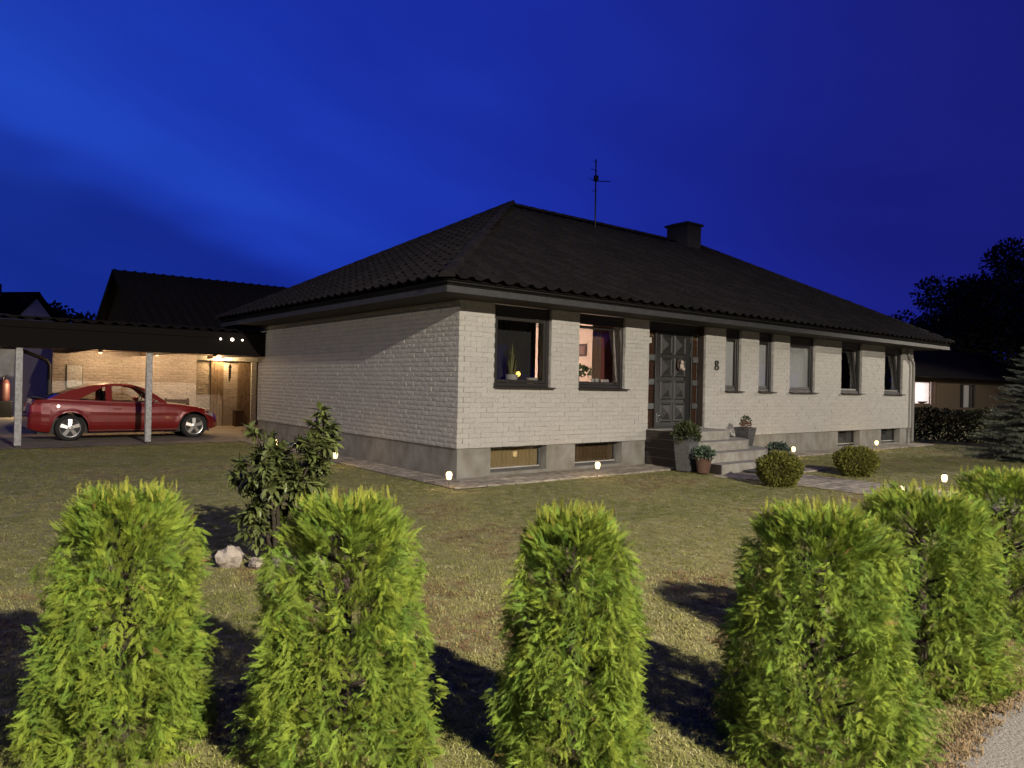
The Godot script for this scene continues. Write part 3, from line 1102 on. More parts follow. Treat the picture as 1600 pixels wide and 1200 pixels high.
# ---------------------------------------------------------------- carport and what stands round it
func carport() -> void:
	var t := thing("carport", "dark flat roofed carport on white posts over the red car", "carport")
	var g := Geo.new()
	g.cspan(Vector3(-12.0, 2.2, -8.94), Vector3(-0.02, 2.62, -8.9), 0.006)
	part("fascia", g, M.roof_under, t)
	g = Geo.new()
	g.cspan(Vector3(-12.0, 2.625, -8.98), Vector3(-0.02, 2.78, -8.88), 0.006)
	part("gutter_board", g, M.roof_under, t)
	g = Geo.new()
	g.span(Vector3(-12.0, 2.3, -13.0), Vector3(-0.02, 2.36, -8.95))
	g.span(Vector3(0.0, 2.3, -13.0), Vector3(2.2, 2.36, -9.5))
	part("ceiling", g, M.wood_pale, t)
	for i in 7:
		g = Geo.new()
		var x := -11.4 + i * 1.85
		g.cspan(Vector3(x, 2.2, -13.0), Vector3(x + 0.08, 2.298, -8.96), 0.006)
		part("rafter", g, M.wood_pale, t)
	for x in [-7.94, -5.33, -2.74]:
		g = Geo.new()
		g.cspan(Vector3(x - 0.065, 0.05, -9.16), Vector3(x + 0.065, 2.2, -9.03), 0.008)
		var p := part("post", g, M.white_paint, t)
		g = Geo.new()
		g.cspan(Vector3(x - 0.05, -0.02, -9.145), Vector3(x + 0.05, 0.05, -9.045), 0.004)
		part("post_foot", g, M.iron, p)
	# low tiled roof above the fascia, climbing to the garage roof
	g = Geo.new()
	g.span(Vector3(-12.0, 2.70, -13.0), Vector3(2.2, 2.74, -9.0))
	var rf := part("roof", g, M.roof_under, t)
	var tg := Geo.new()
	var pr := tile_geo(350)
	for i in 41:
		for r in 11:
			var pos := Vector3(-12.0 + i * 0.3 + 0.15, 2.79 + r * 0.022, -8.86 - r * 0.335)
			tg.add(pr, Transform3D(Basis(Vector3(1, 0, 0), Vector3(0, 0.066, -0.998), Vector3(0, 0.998, 0.066)), pos))
	var ts := part("roof_tiling", tg, M.roof_under, rf)
	ts.set_meta("kind", "stuff")
	# downlights near the wall
	for k in 3:
		var sx: float = [-3.3, -1.9, -0.35][k]
		var sp := thing("ceiling_spot", ["left small downlight under the carport ceiling", "middle small downlight under the carport ceiling", "right small downlight under the carport ceiling above the bonnet"][k], "downlight", Vector3(sx, 2.2, -12.1), 0.0, "downlights under the carport ceiling")
		g = Geo.new()
		g.tube([Vector3(0, 0.1, 0), Vector3(0, 0.04, 0)], [0.05, 0.05], 14)
		part("housing", g, M.black, sp)
		g = Geo.new()
		g.lathe([Vector2(0.0, 0.0), Vector2(0.035, 0.008), Vector2(0.045, 0.03), Vector2(0.045, 0.039), Vector2(0.0, 0.039)], 14)
		part("lens", g, glow(Color(1, 0.8, 0.55), 3.0), sp)
		omni(sp, Vector3(0, 0.015, 0), Color(1.0, 0.84, 0.64), 1.75, 0.04)
	# three bare bulbs on the fascia
	for k in 3:
		var bx: float = [-1.161, -0.877, -0.62][k]
		var b := thing("fascia_bulb", ["left of three small white bulbs on the dark carport fascia", "middle and brightest of three bulbs on the dark carport fascia", "right of three small white bulbs on the dark carport fascia"][k], "bulb", Vector3(bx, 2.6, -8.9), 0.0, "bulbs on the carport fascia")
		var r: float = [0.026, 0.04, 0.024][k]
		g = Geo.new()
		g.tube([Vector3(0, 0, 0), Vector3(0, 0, 0.02)], [r * 0.9, r * 0.9], 12)
		part("socket", g, M.black, b)
		g = Geo.new()
		g.lathe([Vector2(0, -r), Vector2(r * 0.75, -r * 0.7), Vector2(r, 0), Vector2(r * 0.75, r * 0.7), Vector2(0, r)], 14, Vector3(0, 0, 0.02 + r * 0.7))
		part("globe", g, glow(Color(1, 0.93, 0.82), 8.0), b)
		omni(b, Vector3(0, 0, 0.02 + r * 0.7), Color(1, 0.9, 0.75), 0.012, r * 0.8)
	# garage behind: brick wall, recess with wooden doors, gabled roof
	var ga := thing("garage", "cream brick garage with dark gabled roof behind the red car", "garage")
	g = Geo.new()
	g.span(Vector3(-4.28, -0.05, -13.3), Vector3(-0.6, 2.95, -13.016))
	g.span(Vector3(-0.85, -0.05, -15.4), Vector3(-0.6, 2.95, -13.302))
	g.span(Vector3(-4.28, -0.05, -21.0), Vector3(-4.0, 2.95, -13.302))
	var gw := part("wall", g, M.yellow_mortar, ga)
	var protos := []
	for k in 4: protos.append(brick_geo(0.24, 0.071, 0.1, 140 + k, 0.5))
	var list := lay_bricks(Vector3(1, 0, 0), Vector3(0, 0, 1), Vector3(-4.28, 0, -13.0), func(c): return [[0.0, 3.68]], 30, 0.24, 0.077, 0.0, 4)
	place_bricks(list, protos, M.yellow_brick, gw, 0)
	# recess wall
	g = Geo.new()
	g.span(Vector3(-0.6, -0.05, -15.6), Vector3(3.0, 2.95, -15.22))
	part("wall", g, M.yellow_mortar, ga)
	var l2 := lay_bricks(Vector3(1, 0, 0), Vector3(0, 0, 1), Vector3(0, 0, -15.2), func(c): return [[-0.5, 0.44], [0.87, 1.33]], 28, 0.24, 0.077, 0.0, 4)
	place_bricks(l2, protos, M.yellow_brick, gw, 0)
	g = Geo.new()
	g.cspan(Vector3(-0.5, 2.2, -15.2), Vector3(3.0, 2.48, -15.12), 0.005)
	part("lintel", g, M.white_paint, ga)
	g = Geo.new()
	g.span(Vector3(-0.6, 2.5, -15.2), Vector3(3.0, 2.54, -13.02))
	part("recess_ceiling", g, M.white_paint, ga)
	for d in [[0.45, 0.86], [1.34, 1.76]]:
		for k in 4:
			g = Geo.new()
			var w: float = (d[1] - d[0]) / 4
			g.cspan(Vector3(d[0] + k * w + 0.002, 0.02, -15.2), Vector3(d[0] + (k + 1) * w - 0.002, 2.19, -15.16), 0.004)
			part("door_plank", g, M.wood_pale, ga)
	g = Geo.new()
	g.cspan(Vector3(1.77, 0.0, -15.2), Vector3(1.95, 2.19, -15.1), 0.006)
	part("door_jamb", g, M.white_paint, ga)
	g = Geo.new()
	g.cspan(Vector3(-3.95, 1.27, -13.0), Vector3(-3.59, 1.88, -12.955), 0.004)
	part("meter_cupboard", g, M.white_paint, ga)
	g = Geo.new()
	g.cspan(Vector3(-3.97, 1.25, -13.0), Vector3(-3.57, 1.9, -12.97), 0.004)
	part("cupboard_frame", g, M.zinc, ga)
	# gabled roof, ridge along x
	var A := Vector3(-2.2, 5.16, -17.2)
	var x1 := 9.5
	g = Geo.new()
	var nearz := -12.6
	var nh := 5.16 - 0.505 * (17.2 - 12.6)
	var farz := -21.8
	g.quad(Vector3(-2.2, nh, nearz), Vector3(x1, nh, nearz), Vector3(x1, 5.16, -17.2), A)
	g.quad(Vector3(x1, nh, farz), Vector3(-2.2, nh, farz), A, Vector3(x1, 5.16, -17.2))
	g.quad(Vector3(-2.2, nh - 0.12, nearz), Vector3(-2.2, nh, nearz), A, A - Vector3(0, 0.12, 0))
	g.quad(Vector3(-2.2, nh - 0.12, farz), Vector3(-2.2, nh, farz), A, A - Vector3(0, 0.12, 0))
	g.quad(Vector3(-2.2, nh - 0.12, nearz), Vector3(x1, nh - 0.12, nearz), Vector3(x1, 5.04, -17.2), A - Vector3(0, 0.12, 0))
	var gr := part("roof", g, M.roof_under, ga)
	tg = Geo.new()
	var an := atan(0.505)
	var sdir := Vector3(0, sin(an), -cos(an))
	var nd := Vector3(0, cos(an), sin(an))
	for i in 38:
		for r in 15:
			tg.add(pr, Transform3D(Basis(Vector3(1, 0, 0), sdir, nd), Vector3(-2.05 + i * 0.3, nh, nearz) + sdir * (r * 0.335) + nd * 0.01))
	ts = part("roof_tiling", tg, M.roof_under, gr)
	ts.set_meta("kind", "stuff")
	g = Geo.new()
	g.prism(PackedVector2Array([Vector2(13.2, 2.7), Vector2(21.2, 2.7), Vector2(17.2, 4.95)]), -1.9, -1.7, Transform3D(Basis(Vector3(0, 0, -1), Vector3(0, 1, 0), Vector3(1, 0, 0)), Vector3.ZERO))
	part("gable", g, M.roof_under, ga)
	# wall lamp in the recess
	var wl := thing("wall_lamp", "round wall lamp glowing on the white lintel above the wooden doors", "lamp", Vector3(0.78, 2.36, -15.12))
	g = Geo.new()
	g.tube([Vector3(0, 0.1, 0), Vector3(0, 0.1, 0.12)], [0.05, 0.05], 14)
	part("back_plate", g, M.white_paint, wl)
	g = Geo.new()
	g.lathe([Vector2(0, -0.07), Vector2(0.06, -0.04), Vector2(0.075, 0.0), Vector2(0.05, 0.06), Vector2(0, 0.08)], 16, Vector3(0, 0.0, 0.14))
	part("globe", g, glow(Color(1, 0.85, 0.6), 8.0), wl)
	omni(wl, Vector3(0, 0, 0.14), Color(1.0, 0.82, 0.58), 3.2, 0.06)
	# hanging chime
	var ch := thing("wind_chime", "dark wind chime hanging before the lit brick pier", "wind chime", Vector3(0.98, 2.5, -14.9))
	g = Geo.new()
	g.tube([Vector3(0, 0.0, 0), Vector3(0, -0.4, 0)], [0.004, 0.004], 6)
	part("cord", g, M.black, ch)
	g = Geo.new()
	g.lathe([Vector2(0.0, -0.38), Vector2(0.03, -0.42), Vector2(0.05, -0.48), Vector2(0.05, -0.55), Vector2(0.0, -0.56)], 12)
	part("bell", g, M.iron, ch)
	for k in 4:
		g = Geo.new()
		var a := TAU * k / 4.0
		g.tube([Vector3(cos(a) * 0.03, -0.56, sin(a) * 0.03), Vector3(cos(a) * 0.03, -0.88 - 0.04 * k, sin(a) * 0.03)], [0.01, 0.01], 8)
		part("tube", g, M.iron, ch)
	# log crate between car and wall
	var cr := thing("firewood_rack", "brown wooden rack standing against the cream wall behind the car bonnet", "rack", Vector3(-1.2, 0, -12.7))
	for k in 6:
		g = Geo.new()
		g.cspan(Vector3(-0.33, 0.1 + k * 0.15, 0.0), Vector3(0.33, 0.22 + k * 0.15, 0.03), 0.006)
		part("slat", g, M.wood, cr)
	for sx2 in [-0.3, 0.3]:
		g = Geo.new()
		g.cspan(Vector3(sx2 - 0.03, 0.0, -0.05), Vector3(sx2 + 0.03, 1.0, -0.002), 0.005)
		part("post", g, M.wood, cr)
	# low crate by the doors
	var bx2 := thing("dark_box", "dark wooden box on the ground before the right wooden door", "box", Vector3(1.28, 0, -14.9))
	g = Geo.new()
	g.cspan(Vector3(-0.14, 0.012, -0.15), Vector3(0.14, 0.52, 0.15), 0.01)
	part("body", g, M.wood, bx2)
	g = Geo.new()
	g.cspan(Vector3(-0.155, 0.522, -0.165), Vector3(0.155, 0.55, 0.165), 0.006)
	part("lid", g, M.wood, bx2)
	# downpipe bend at the left end of the wall
	var dp := thing("rain_pipe", "black bent rain pipe left of the cream garage wall", "pipe", Vector3(-4.36, 0, -12.9))
	g = Geo.new()
	g.tube([Vector3(-0.75, 2.35, 0.0), Vector3(-0.6, 2.22, 0.0), Vector3(-0.2, 2.06, 0), Vector3(-0.06, 1.98, 0), Vector3(0.0, 1.85, 0), Vector3(0, 0.02, 0)], [0.05, 0.05, 0.05, 0.05, 0.05, 0.05], 12)
	part("pipe", g, M.black, dp)
	for y in [0.6, 1.6]:
		g = Geo.new()
		g.tube([Vector3(0, y, 0), Vector3(0, y + 0.04, 0)], [0.06, 0.06], 12)
		part("clip", g, M.iron, dp)

func backdrop() -> void:
	# white outbuilding seen under the carport at the left
	var w := thing("white_shed", "pale shed with narrow doors seen beneath the left end of the carport", "shed")
	var g := Geo.new()
	g.span(Vector3(-7.5, 0, -26.0), Vector3(-1.0, 2.6, -24.0))
	part("wall", g, M.gable_white, w)
	g = Geo.new()
	g.cspan(Vector3(-7.7, 2.6, -26.2), Vector3(-0.8, 2.75, -23.7), 0.01)
	part("roof", g, M.roof_under, w)
	for d in [[-3.55, -3.0, 0], [-2.95, -2.3, 1]]:
		g = Geo.new()
		g.cspan(Vector3(d[0], 0.05, -24.0), Vector3(d[1], 2.1, -23.95), 0.006)
		part("door", g, M.white_paint if d[2] == 0 else M.zinc, w)
	# lit white pillar
	var pl := thing("lit_pillar", "white pillar lit by a bright lamp at the far left under the carport", "pillar", Vector3(-4.0, 0, -22.4))
	g = Geo.new()
	g.cspan(Vector3(-0.12, 0, -0.12), Vector3(0.12, 2.3, 0.12), 0.01)
	part("shaft", g, M.white_paint, pl)
	var lt := thing("garden_lamp", "bright garden lamp on the white pillar beyond the car's tail", "lamp", Vector3(-4.03, 1.25, -22.27))
	g = Geo.new()
	g.tube([Vector3(0, 0.1, -0.03), Vector3(0, 0.1, 0.1)], [0.02, 0.02], 8)
	part("bracket", g, M.iron, lt)
	g = Geo.new()
	g.lathe([Vector2(0, -0.12), Vector2(0.05, -0.1), Vector2(0.06, 0.05), Vector2(0.0, 0.1)], 12, Vector3(0, 0, 0.1))
	part("globe", g, glow(Color(1, 0.9, 0.7), 14.0), lt)
	omni(lt, Vector3(0, 0, 0.1), Color(1, 0.88, 0.66), 5.0, 0.05)
	var rb := thing("gas_bottle", "red upright gas bottle beside the pale shed", "gas bottle", Vector3(-4.75, 0.0, -22.6))
	g = Geo.new()
	g.lathe([Vector2(0.0, 0.62), Vector2(0.19, 0.62), Vector2(0.2, 0.7), Vector2(0.2, 1.25), Vector2(0.14, 1.4), Vector2(0.0, 1.42)], 20)
	part("body", g, plain(lin(0.05, 0.008, 0.01), 0.6), rb)
	g = Geo.new()
	g.cspan(Vector3(-0.26, 0.01, -0.26), Vector3(0.26, 0.61, 0.26), 0.01)
	part("plinth_box", g, M.black, rb)
	g = Geo.new()
	g.tube([Vector3(0, 1.42, 0), Vector3(0, 1.52, 0), Vector3(0.1, 1.52, 0)], [0.03, 0.025, 0.02], 8)
	part("valve", g, M.iron, rb)
	# far house with white gable at the left
	var fh := thing("gabled_house", "far house with a pale triangular gable and chimney above the carport", "house", Vector3(-1.85, 0, -44.0), 0.68)
	g = Geo.new()
	g.span(Vector3(-6.5, 0, -4.0), Vector3(1.4, 5.2, 0.0))
	part("wall", g, M.gable_white, fh)
	g = Geo.new()
	g.prism(PackedVector2Array([Vector2(-1.15, 5.2), Vector2(1.15, 5.2), Vector2(0.0, 6.35)]), -0.3, 0.12, Transform3D.IDENTITY)
	part("gable", g, M.gable_white, fh)
	g = Geo.new()
	for sg in [-1, 1]:
		var bs := Basis(Vector3(0, 0, 1), sg * -0.785)
		g.box(Vector3(sg * 0.75, 5.93, -1.9), Vector3(2.3, 0.12, 4.4), bs)
	g.box(Vector3(-4.2, 5.75, -2.0), Vector3(6.0, 0.9, 4.2))
	g.prism(PackedVector2Array([Vector2(-9.5, 5.3), Vector2(1.0, 5.3), Vector2(0.0, 6.6), Vector2(-9.0, 6.0)]), -4.0, -3.0, Transform3D.IDENTITY)
	var rf := part("roof", g, M.roof_under, fh)
	g = Geo.new()
	g.cspan(Vector3(-1.6, 6.0, -2.2), Vector3(-0.95, 7.15, -1.5), 0.02)
	part("chimney", g, mat(lin(0.05, 0.04, 0.04), 0.9), rf)
	# neighbour to the right
	var nb := thing("neighbour_house", "low brown brick house with dark roof and one bright window at the right", "house")
	g = Geo.new()
	g.span(Vector3(27.0, -0.05, -13.0), Vector3(35.0, 2.5, -7.0))
	g.span(Vector3(35.0, -0.05, -13.0), Vector3(37.9, 1.0, -7.0))
	g.span(Vector3(35.0, 2.28, -13.0), Vector3(37.9, 2.5, -7.0))
	g.span(Vector3(37.9, -0.05, -13.0), Vector3(41.3, 2.5, -7.0))
	g.span(Vector3(41.3, -0.05, -13.0), Vector3(43.8, 0.8, -7.0))
	g.span(Vector3(41.3, 2.2, -13.0), Vector3(43.8, 2.5, -7.0))
	g.span(Vector3(43.8, -0.05, -13.0), Vector3(54.0, 2.5, -7.0))
	part("wall", g, M.neighbour_brick, nb)
	g = Geo.new()
	g.prism(PackedVector2Array([Vector2(-6.1, 2.5), Vector2(-14.4, 2.5), Vector2(-10.2, 4.6)]), 26.0, 55.0, Transform3D(Basis(Vector3(0, 0, 1), Vector3(0, 1, 0), Vector3(1, 0, 0)), Vector3.ZERO))
	part("roof", g, M.roof_under, nb)
	var wn := node_part("window", nb, Vector3(35.0, 1.0, -7.0))
	g = Geo.new()
	g.span(Vector3(0.05, 0.03, -0.32), Vector3(2.85, 1.26, -0.30))
	part("lit_room", g, glow(Color(1.0, 0.92, 0.90), 1.3), wn)
	g = Geo.new()
	for x in [0.0, 2.12, 2.4, 2.84]:
		g.cspan(Vector3(x, 0.001, -0.12), Vector3(x + 0.06, 1.279, -0.06), 0.004)
	g.cspan(Vector3(0.061, 0.001, -0.12), Vector3(2.12, 0.06, -0.06), 0.004)
	g.cspan(Vector3(0.061, 1.22, -0.12), Vector3(2.12, 1.279, -0.06), 0.004)
	part("frame", g, M.wood, wn)
	g = Geo.new()
	g.span(Vector3(0.06, 0.06, -0.09), Vector3(2.84, 1.22, -0.085))
	part("pane", g, M.glass, wn)
	omni(wn, Vector3(1.4, 0.64, -0.2), Color(1, 0.9, 0.85), 1.2, 0.1)
	var bw := thing("fruit_bowl", "dark bowl on the sill of the bright neighbouring window", "bowl", Vector3(36.5, 1.03, -7.35))
	g = Geo.new()
	g.lathe([Vector2(0.1, 0.0), Vector2(0.35, 0.08), Vector2(0.42, 0.14), Vector2(0.0, 0.1)], 16)
	part("bowl", g, M.wood, bw)
	wn = node_part("window", nb, Vector3(41.3, 0.8, -7.0))
	g = Geo.new()
	for x in [0.0, 0.55, 1.75, 2.4]:
		g.cspan(Vector3(x, 0.001, -0.12), Vector3(x + 0.09, 1.399, -0.02), 0.004)
	part("frame", g, M.frame, wn)
	g = Geo.new()
	g.span(Vector3(0.64, 0.02, -0.16), Vector3(1.75, 1.38, -0.13))
	part("blind", g, mat(lin(0.22, 0.22, 0.22), 0.9), wn)
	g = Geo.new()
	g.span(Vector3(0.05, 0.02, -0.3), Vector3(2.45, 1.38, -0.2))
	part("backing", g, M.dark_room, wn)

# ---------------------------------------------------------------- car (local x from tail 0 to nose 4.38)
func lut(tab: Array, x: float) -> float:
	for i in tab.size() - 1:
		if x <= tab[i + 1][0]:
			var t: float = clampf((x - tab[i][0]) / (tab[i + 1][0] - tab[i][0]), 0.0, 1.0)
			# Catmull-Rom through the table
			var p0: float = tab[maxi(i - 1, 0)][1]
			var p1: float = tab[i][1]
			var p2: float = tab[i + 1][1]
			var p3: float = tab[mini(i + 2, tab.size() - 1)][1]
			return 0.5 * ((2.0 * p1) + (-p0 + p2) * t + (2.0 * p0 - 5.0 * p1 + 4.0 * p2 - p3) * t * t + (-p0 + 3.0 * p1 - 3.0 * p2 + p3) * t * t * t) * 0.5 + 0.5 * lerpf(p1, p2, t)
	return tab[tab.size() - 1][1]

func car() -> void:
	var t := thing("red_car", "dark red two door coupe with silver wheels parked under the carport", "car", Vector3(-5.02, 0.012, -11.3))
	var paint := plain(lin(0.17, 0.008, 0.007), 0.38, 0.1)
	paint.clearcoat_enabled = true
	paint.clearcoat = 0.9
	paint.clearcoat_roughness = 0.05
	var L := 4.38
	var rw := 0.85
	var fw := 3.70
	var top := [[0.0, 0.66], [0.06, 0.88], [0.14, 0.985], [0.4, 1.0], [1.0, 0.965], [1.8, 0.925], [2.6, 0.895], [3.0, 0.905], [3.4, 0.87], [3.8, 0.805], [4.1, 0.73], [4.28, 0.64], [4.36, 0.54], [4.38, 0.46]]
	var wid := [[0.0, 0.66], [0.08, 0.74], [0.25, 0.81], [0.6, 0.85], [1.5, 0.86], [3.0, 0.86], [3.7, 0.85], [4.05, 0.78], [4.25, 0.66], [4.38, 0.5]]
	var roof_l := [[0.36, 1.0], [0.6, 1.115], [0.95, 1.25], [1.3, 1.345], [1.7, 1.395], [2.0, 1.4], [2.25, 1.375], [2.5, 1.3], [2.75, 1.15], [2.95, 1.01], [3.06, 0.91]]
	var bot := func(s: float) -> float:
		var b := 0.21 + 0.1 * pow(maxf(0.0, 1.0 - s / 0.5), 2.0) + 0.05 * pow(maxf(0.0, (s - 4.0) / 0.38), 2.0)
		for c in [rw, fw]:
			var d: float = absf(s - c)
			if d < 0.385: b = maxf(b, 0.315 + sqrt(0.385 * 0.385 - d * d))
		return b
	var body := Geo.new()
	var N := 150
	var R := 9
	var side := func(s: float, y: float) -> float:
		var w: float = lut(wid, s)
		var tp: float = lut(top, s)
		var k := 0.0
		if y < 0.5: k += 0.09 * pow((0.5 - y) / 0.3, 2.0)
		var u := clampf((y - (tp - 0.2)) / 0.2, 0.0, 1.0)
		k += 0.05 * u * u
		# crease and flared arches
		k -= 0.012 * exp(-pow((y - 0.68) / 0.05, 2.0))
		for c in [rw, fw]: k -= 0.02 * exp(-pow((Vector2(s - c, y - 0.315).length() - 0.40) / 0.05, 2.0))
		return w - k
	for sg in [-1, 1]:
		for i in N:
			var s0 := L * i / N
			var s1 := L * (i + 1) / N
			for j in R:
				var y00: float = lerpf(bot.call(s0), maxf(lut(top, s0), bot.call(s0)), float(j) / R)
				var y01: float = lerpf(bot.call(s0), maxf(lut(top, s0), bot.call(s0)), float(j + 1) / R)
				var y10: float = lerpf(bot.call(s1), maxf(lut(top, s1), bot.call(s1)), float(j) / R)
				var y11: float = lerpf(bot.call(s1), maxf(lut(top, s1), bot.call(s1)), float(j + 1) / R)
				var a := Vector3(s0, y00, sg * side.call(s0, y00))
				var b := Vector3(s1, y10, sg * side.call(s1, y10))
				var c := Vector3(s1, y11, sg * side.call(s1, y11))
				var d := Vector3(s0, y01, sg * side.call(s0, y01))
				body.quad_out(a, b, c, d, Vector3(s0, 0.5, 0))
	var shelf := Geo.new()
	for i in N:
		var s0 := L * i / N
		var s1 := L * (i + 1) / N
		for j in 8:
			var f0 := -1.0 + 2.0 * j / 8.0
			var f1 := -1.0 + 2.0 * (j + 1) / 8.0
			var q := []
			for sf in [[s0, f0], [s1, f0], [s1, f1], [s0, f1]]:
				var tp: float = lut(top, sf[0])
				var ww: float = side.call(sf[0], tp)
				q.append(Vector3(sf[0], tp + 0.035 * (1.0 - sf[1] * sf[1]), ww * sf[1]))
			var gg := shelf if s0 > 0.5 and s0 < 2.9 else body
			gg.quad_out(q[0], q[1], q[2], q[3], Vector3(s0, 0.2, 0))
	# tail and nose caps
	for e in [0.0, L]:
		var lo: float = bot.call(e)
		for j in R:
			var y0 := lerpf(lo, lut(top, e), float(j) / R)
			var y1 := lerpf(lo, lut(top, e), float(j + 1) / R)
			body.quad_out(Vector3(e, y0, -side.call(e, y0)), Vector3(e, y0, side.call(e, y0)), Vector3(e, y1, side.call(e, y1)), Vector3(e, y1, -side.call(e, y1)), Vector3(2, 0.5, 0))
	part("body", body, paint, t)
	part("interior_tub", shelf, M.black, t)
	# cabin: pillars and roof, with windows let in
	var cab := Geo.new()
	var glass_sides := {}
	for key in [[-1, 0], [-1, 1], [1, 0], [1, 1]]: glass_sides[key] = Geo.new()
	var glass_fr := Geo.new()
	var cz := func(s: float, y: float) -> float:
		var bt: float = lut(top, s)
		var base: float = side.call(s, bt)
		return base - 0.02 - 0.42 * maxf(0.0, y - bt)
	var s_a := 0.38
	var s_b := 3.04
	var NC := 110
	var win := func(s: float) -> Array:
		var bt: float = lut(top, s) + 0.035
		var rl: float = lut(roof_l, s) - 0.055
		if s > 1.02 and s < 1.62:
			rl = minf(rl, bt + (s - 1.02) * 0.62)
			return [bt, maxf(bt, rl)]
		if s > 1.76 and s < 2.86:
			return [bt, maxf(bt, minf(rl, bt + (2.86 - s) * 0.85))]
		return [bt, bt]
	for i in NC:
		var s0 := s_a + (s_b - s_a) * i / NC
		var s1 := s_a + (s_b - s_a) * (i + 1) / NC
		var m := (s0 + s1) * 0.5
		var w0: Array = win.call(m)
		var w1: Array = w0
		if w0[1] > w0[0] + 0.01:
			w0 = win.call(clampf(s0, 1.021, 2.859))
			w1 = win.call(clampf(s1, 1.021, 2.859))
			if w0[1] <= w0[0]: w0 = win.call(m)
			if w1[1] <= w1[0]: w1 = win.call(m)
		else:
			w0 = [lut(top, s0) + 0.02, lut(top, s0) + 0.02]
			w1 = [lut(top, s1) + 0.02, lut(top, s1) + 0.02]
		var lv0 := [lut(top, s0) - 0.02, w0[0], w0[1], maxf(lut(roof_l, s0), w0[1])]
		var lv1 := [lut(top, s1) - 0.02, w1[0], w1[1], maxf(lut(roof_l, s1), w1[1])]
		for sg in [-1, 1]:
			for j in 3:
				var gg: Geo = glass_sides[[sg, 0 if m < 1.7 else 1]] if j == 1 else cab
				if lv0[j + 1] - lv0[j] < 0.0005 and lv1[j + 1] - lv1[j] < 0.0005: continue
				gg.quad_out(Vector3(s0, lv0[j], sg * cz.call(s0, lv0[j])), Vector3(s1, lv1[j], sg * cz.call(s1, lv1[j])), Vector3(s1, lv1[j + 1], sg * cz.call(s1, lv1[j + 1])), Vector3(s0, lv0[j + 1], sg * cz.call(s0, lv0[j + 1])), Vector3(s0, 1.0, 0))
		for j in 8:
			var f0 := -1.0 + 0.25 * j
			var f1 := f0 + 0.25
			var q := []
			for sf in [[s0, f0], [s1, f0], [s1, f1], [s0, f1]]:
				var y: float = lut(roof_l, sf[0])
				q.append(Vector3(sf[0], y + 0.03 * (1.0 - sf[1] * sf[1]), cz.call(sf[0], y) * sf[1]))
			var is_glass := (m > 2.36 or m < 1.18) and j > 0 and j < 7
			(glass_fr if is_glass else cab).quad_out(q[0], q[1], q[2], q[3], Vector3(m, 0.8, 0))
	part("cabin", cab, paint, t)
	for key in glass_sides: part("side_window", glass_sides[key], M.car_glass, t)
	part("windscreen", glass_fr, glassy(Color(0.02, 0.02, 0.025), 0.75), t)
	# seats and steering wheel
	for sx in [1.75, 1.0]:
		for sz in [-0.36, 0.36]:
			var g := Geo.new()
			var hh := 0.16 if sx > 1.5 else 0.02
			g.cbox(Vector3(sx, 0.86, sz), Vector3(0.16, 0.42, 0.46), 0.05, Basis(Vector3(0, 0, 1), 0.2))
			if hh > 0.1: g.cbox(Vector3(sx - 0.06, 1.13, sz), Vector3(0.09, 0.17, 0.24), 0.03, Basis(Vector3(0, 0, 1), 0.15))
			part("seat", g, M.black, t)
	var gs := Geo.new()
	var pts := []
	var rad := []
	for k in 21:
		var a := TAU * k / 20
		pts.append(Vector3(2.45 + sin(a) * 0.06, 0.97 + sin(a) * 0.17, 0.36 + cos(a) * 0.18))
		rad.append(0.014)
	gs.tube(pts, rad, 6, false)
	part("steering_wheel", gs, M.black, t)
	# underbody
	var g := Geo.new()
	g.span(Vector3(0.2, 0.16, -0.62), Vector3(4.15, 0.55, 0.62))
	part("underbody", g, M.black, t)
	# wheels
	for c in [[rw, 1], [rw, -1], [fw, 1], [fw, -1]]:
		wheel(t, Vector3(c[0], 0.315, c[1] * 0.75), c[1])
	# details on both flanks
	for sg in [1, -1]:
		# door shut lines as thin dark strips set just proud of the flank
		var ln := Geo.new()
		for seam in [[2.82, 0.3, 2.86, 0.88], [1.66, 0.3, 1.7, 0.92]]:
			for k in 8:
				var s0: float = lerpf(seam[0], seam[2], k / 8.0)
				var s1: float = lerpf(seam[0], seam[2], (k + 1) / 8.0)
				var y0: float = lerpf(seam[1], seam[3], k / 8.0)
				var y1: float = lerpf(seam[1], seam[3], (k + 1) / 8.0)
				ln.quad_out(Vector3(s0, y0, sg * (side.call(s0, y0) + 0.002)), Vector3(s0 + 0.007, y0, sg * (side.call(s0, y0) + 0.002)), Vector3(s1 + 0.007, y1, sg * (side.call(s1, y1) + 0.002)), Vector3(s1, y1, sg * (side.call(s1, y1) + 0.002)), Vector3(2, 0.5, 0))
		part("door_seam", ln, M.black, t)
		g = Geo.new()
		g.cbox(Vector3(1.86, 0.77, sg * (side.call(1.86, 0.77) + 0.012)), Vector3(0.19, 0.03, 0.025), 0.008)
		part("door_handle", g, paint, t)
		g = Geo.new()
		g.cbox(Vector3(2.62, 0.985, sg * 0.93), Vector3(0.13, 0.12, 0.19), 0.035)
		part("mirror", g, paint, t)
		g = Geo.new()
		for k in 16:
			var s0 := 1.25 + 2.05 * k / 16.0
			var s1 := 1.25 + 2.05 * (k + 1) / 16.0
			g.quad_out(Vector3(s0, 0.232, sg * (side.call(s0, 0.232) + 0.004)), Vector3(s1, 0.232, sg * (side.call(s1, 0.232) + 0.004)), Vector3(s1, 0.252, sg * (side.call(s1, 0.252) + 0.004)), Vector3(s0, 0.252, sg * (side.call(s0, 0.252) + 0.004)), Vector3(2, 0.3, 0))
		part("sill_trim", g, plain(lin(0.4, 0.36, 0.33), 0.3, 0.8), t)
		# lamps
		g = Geo.new()
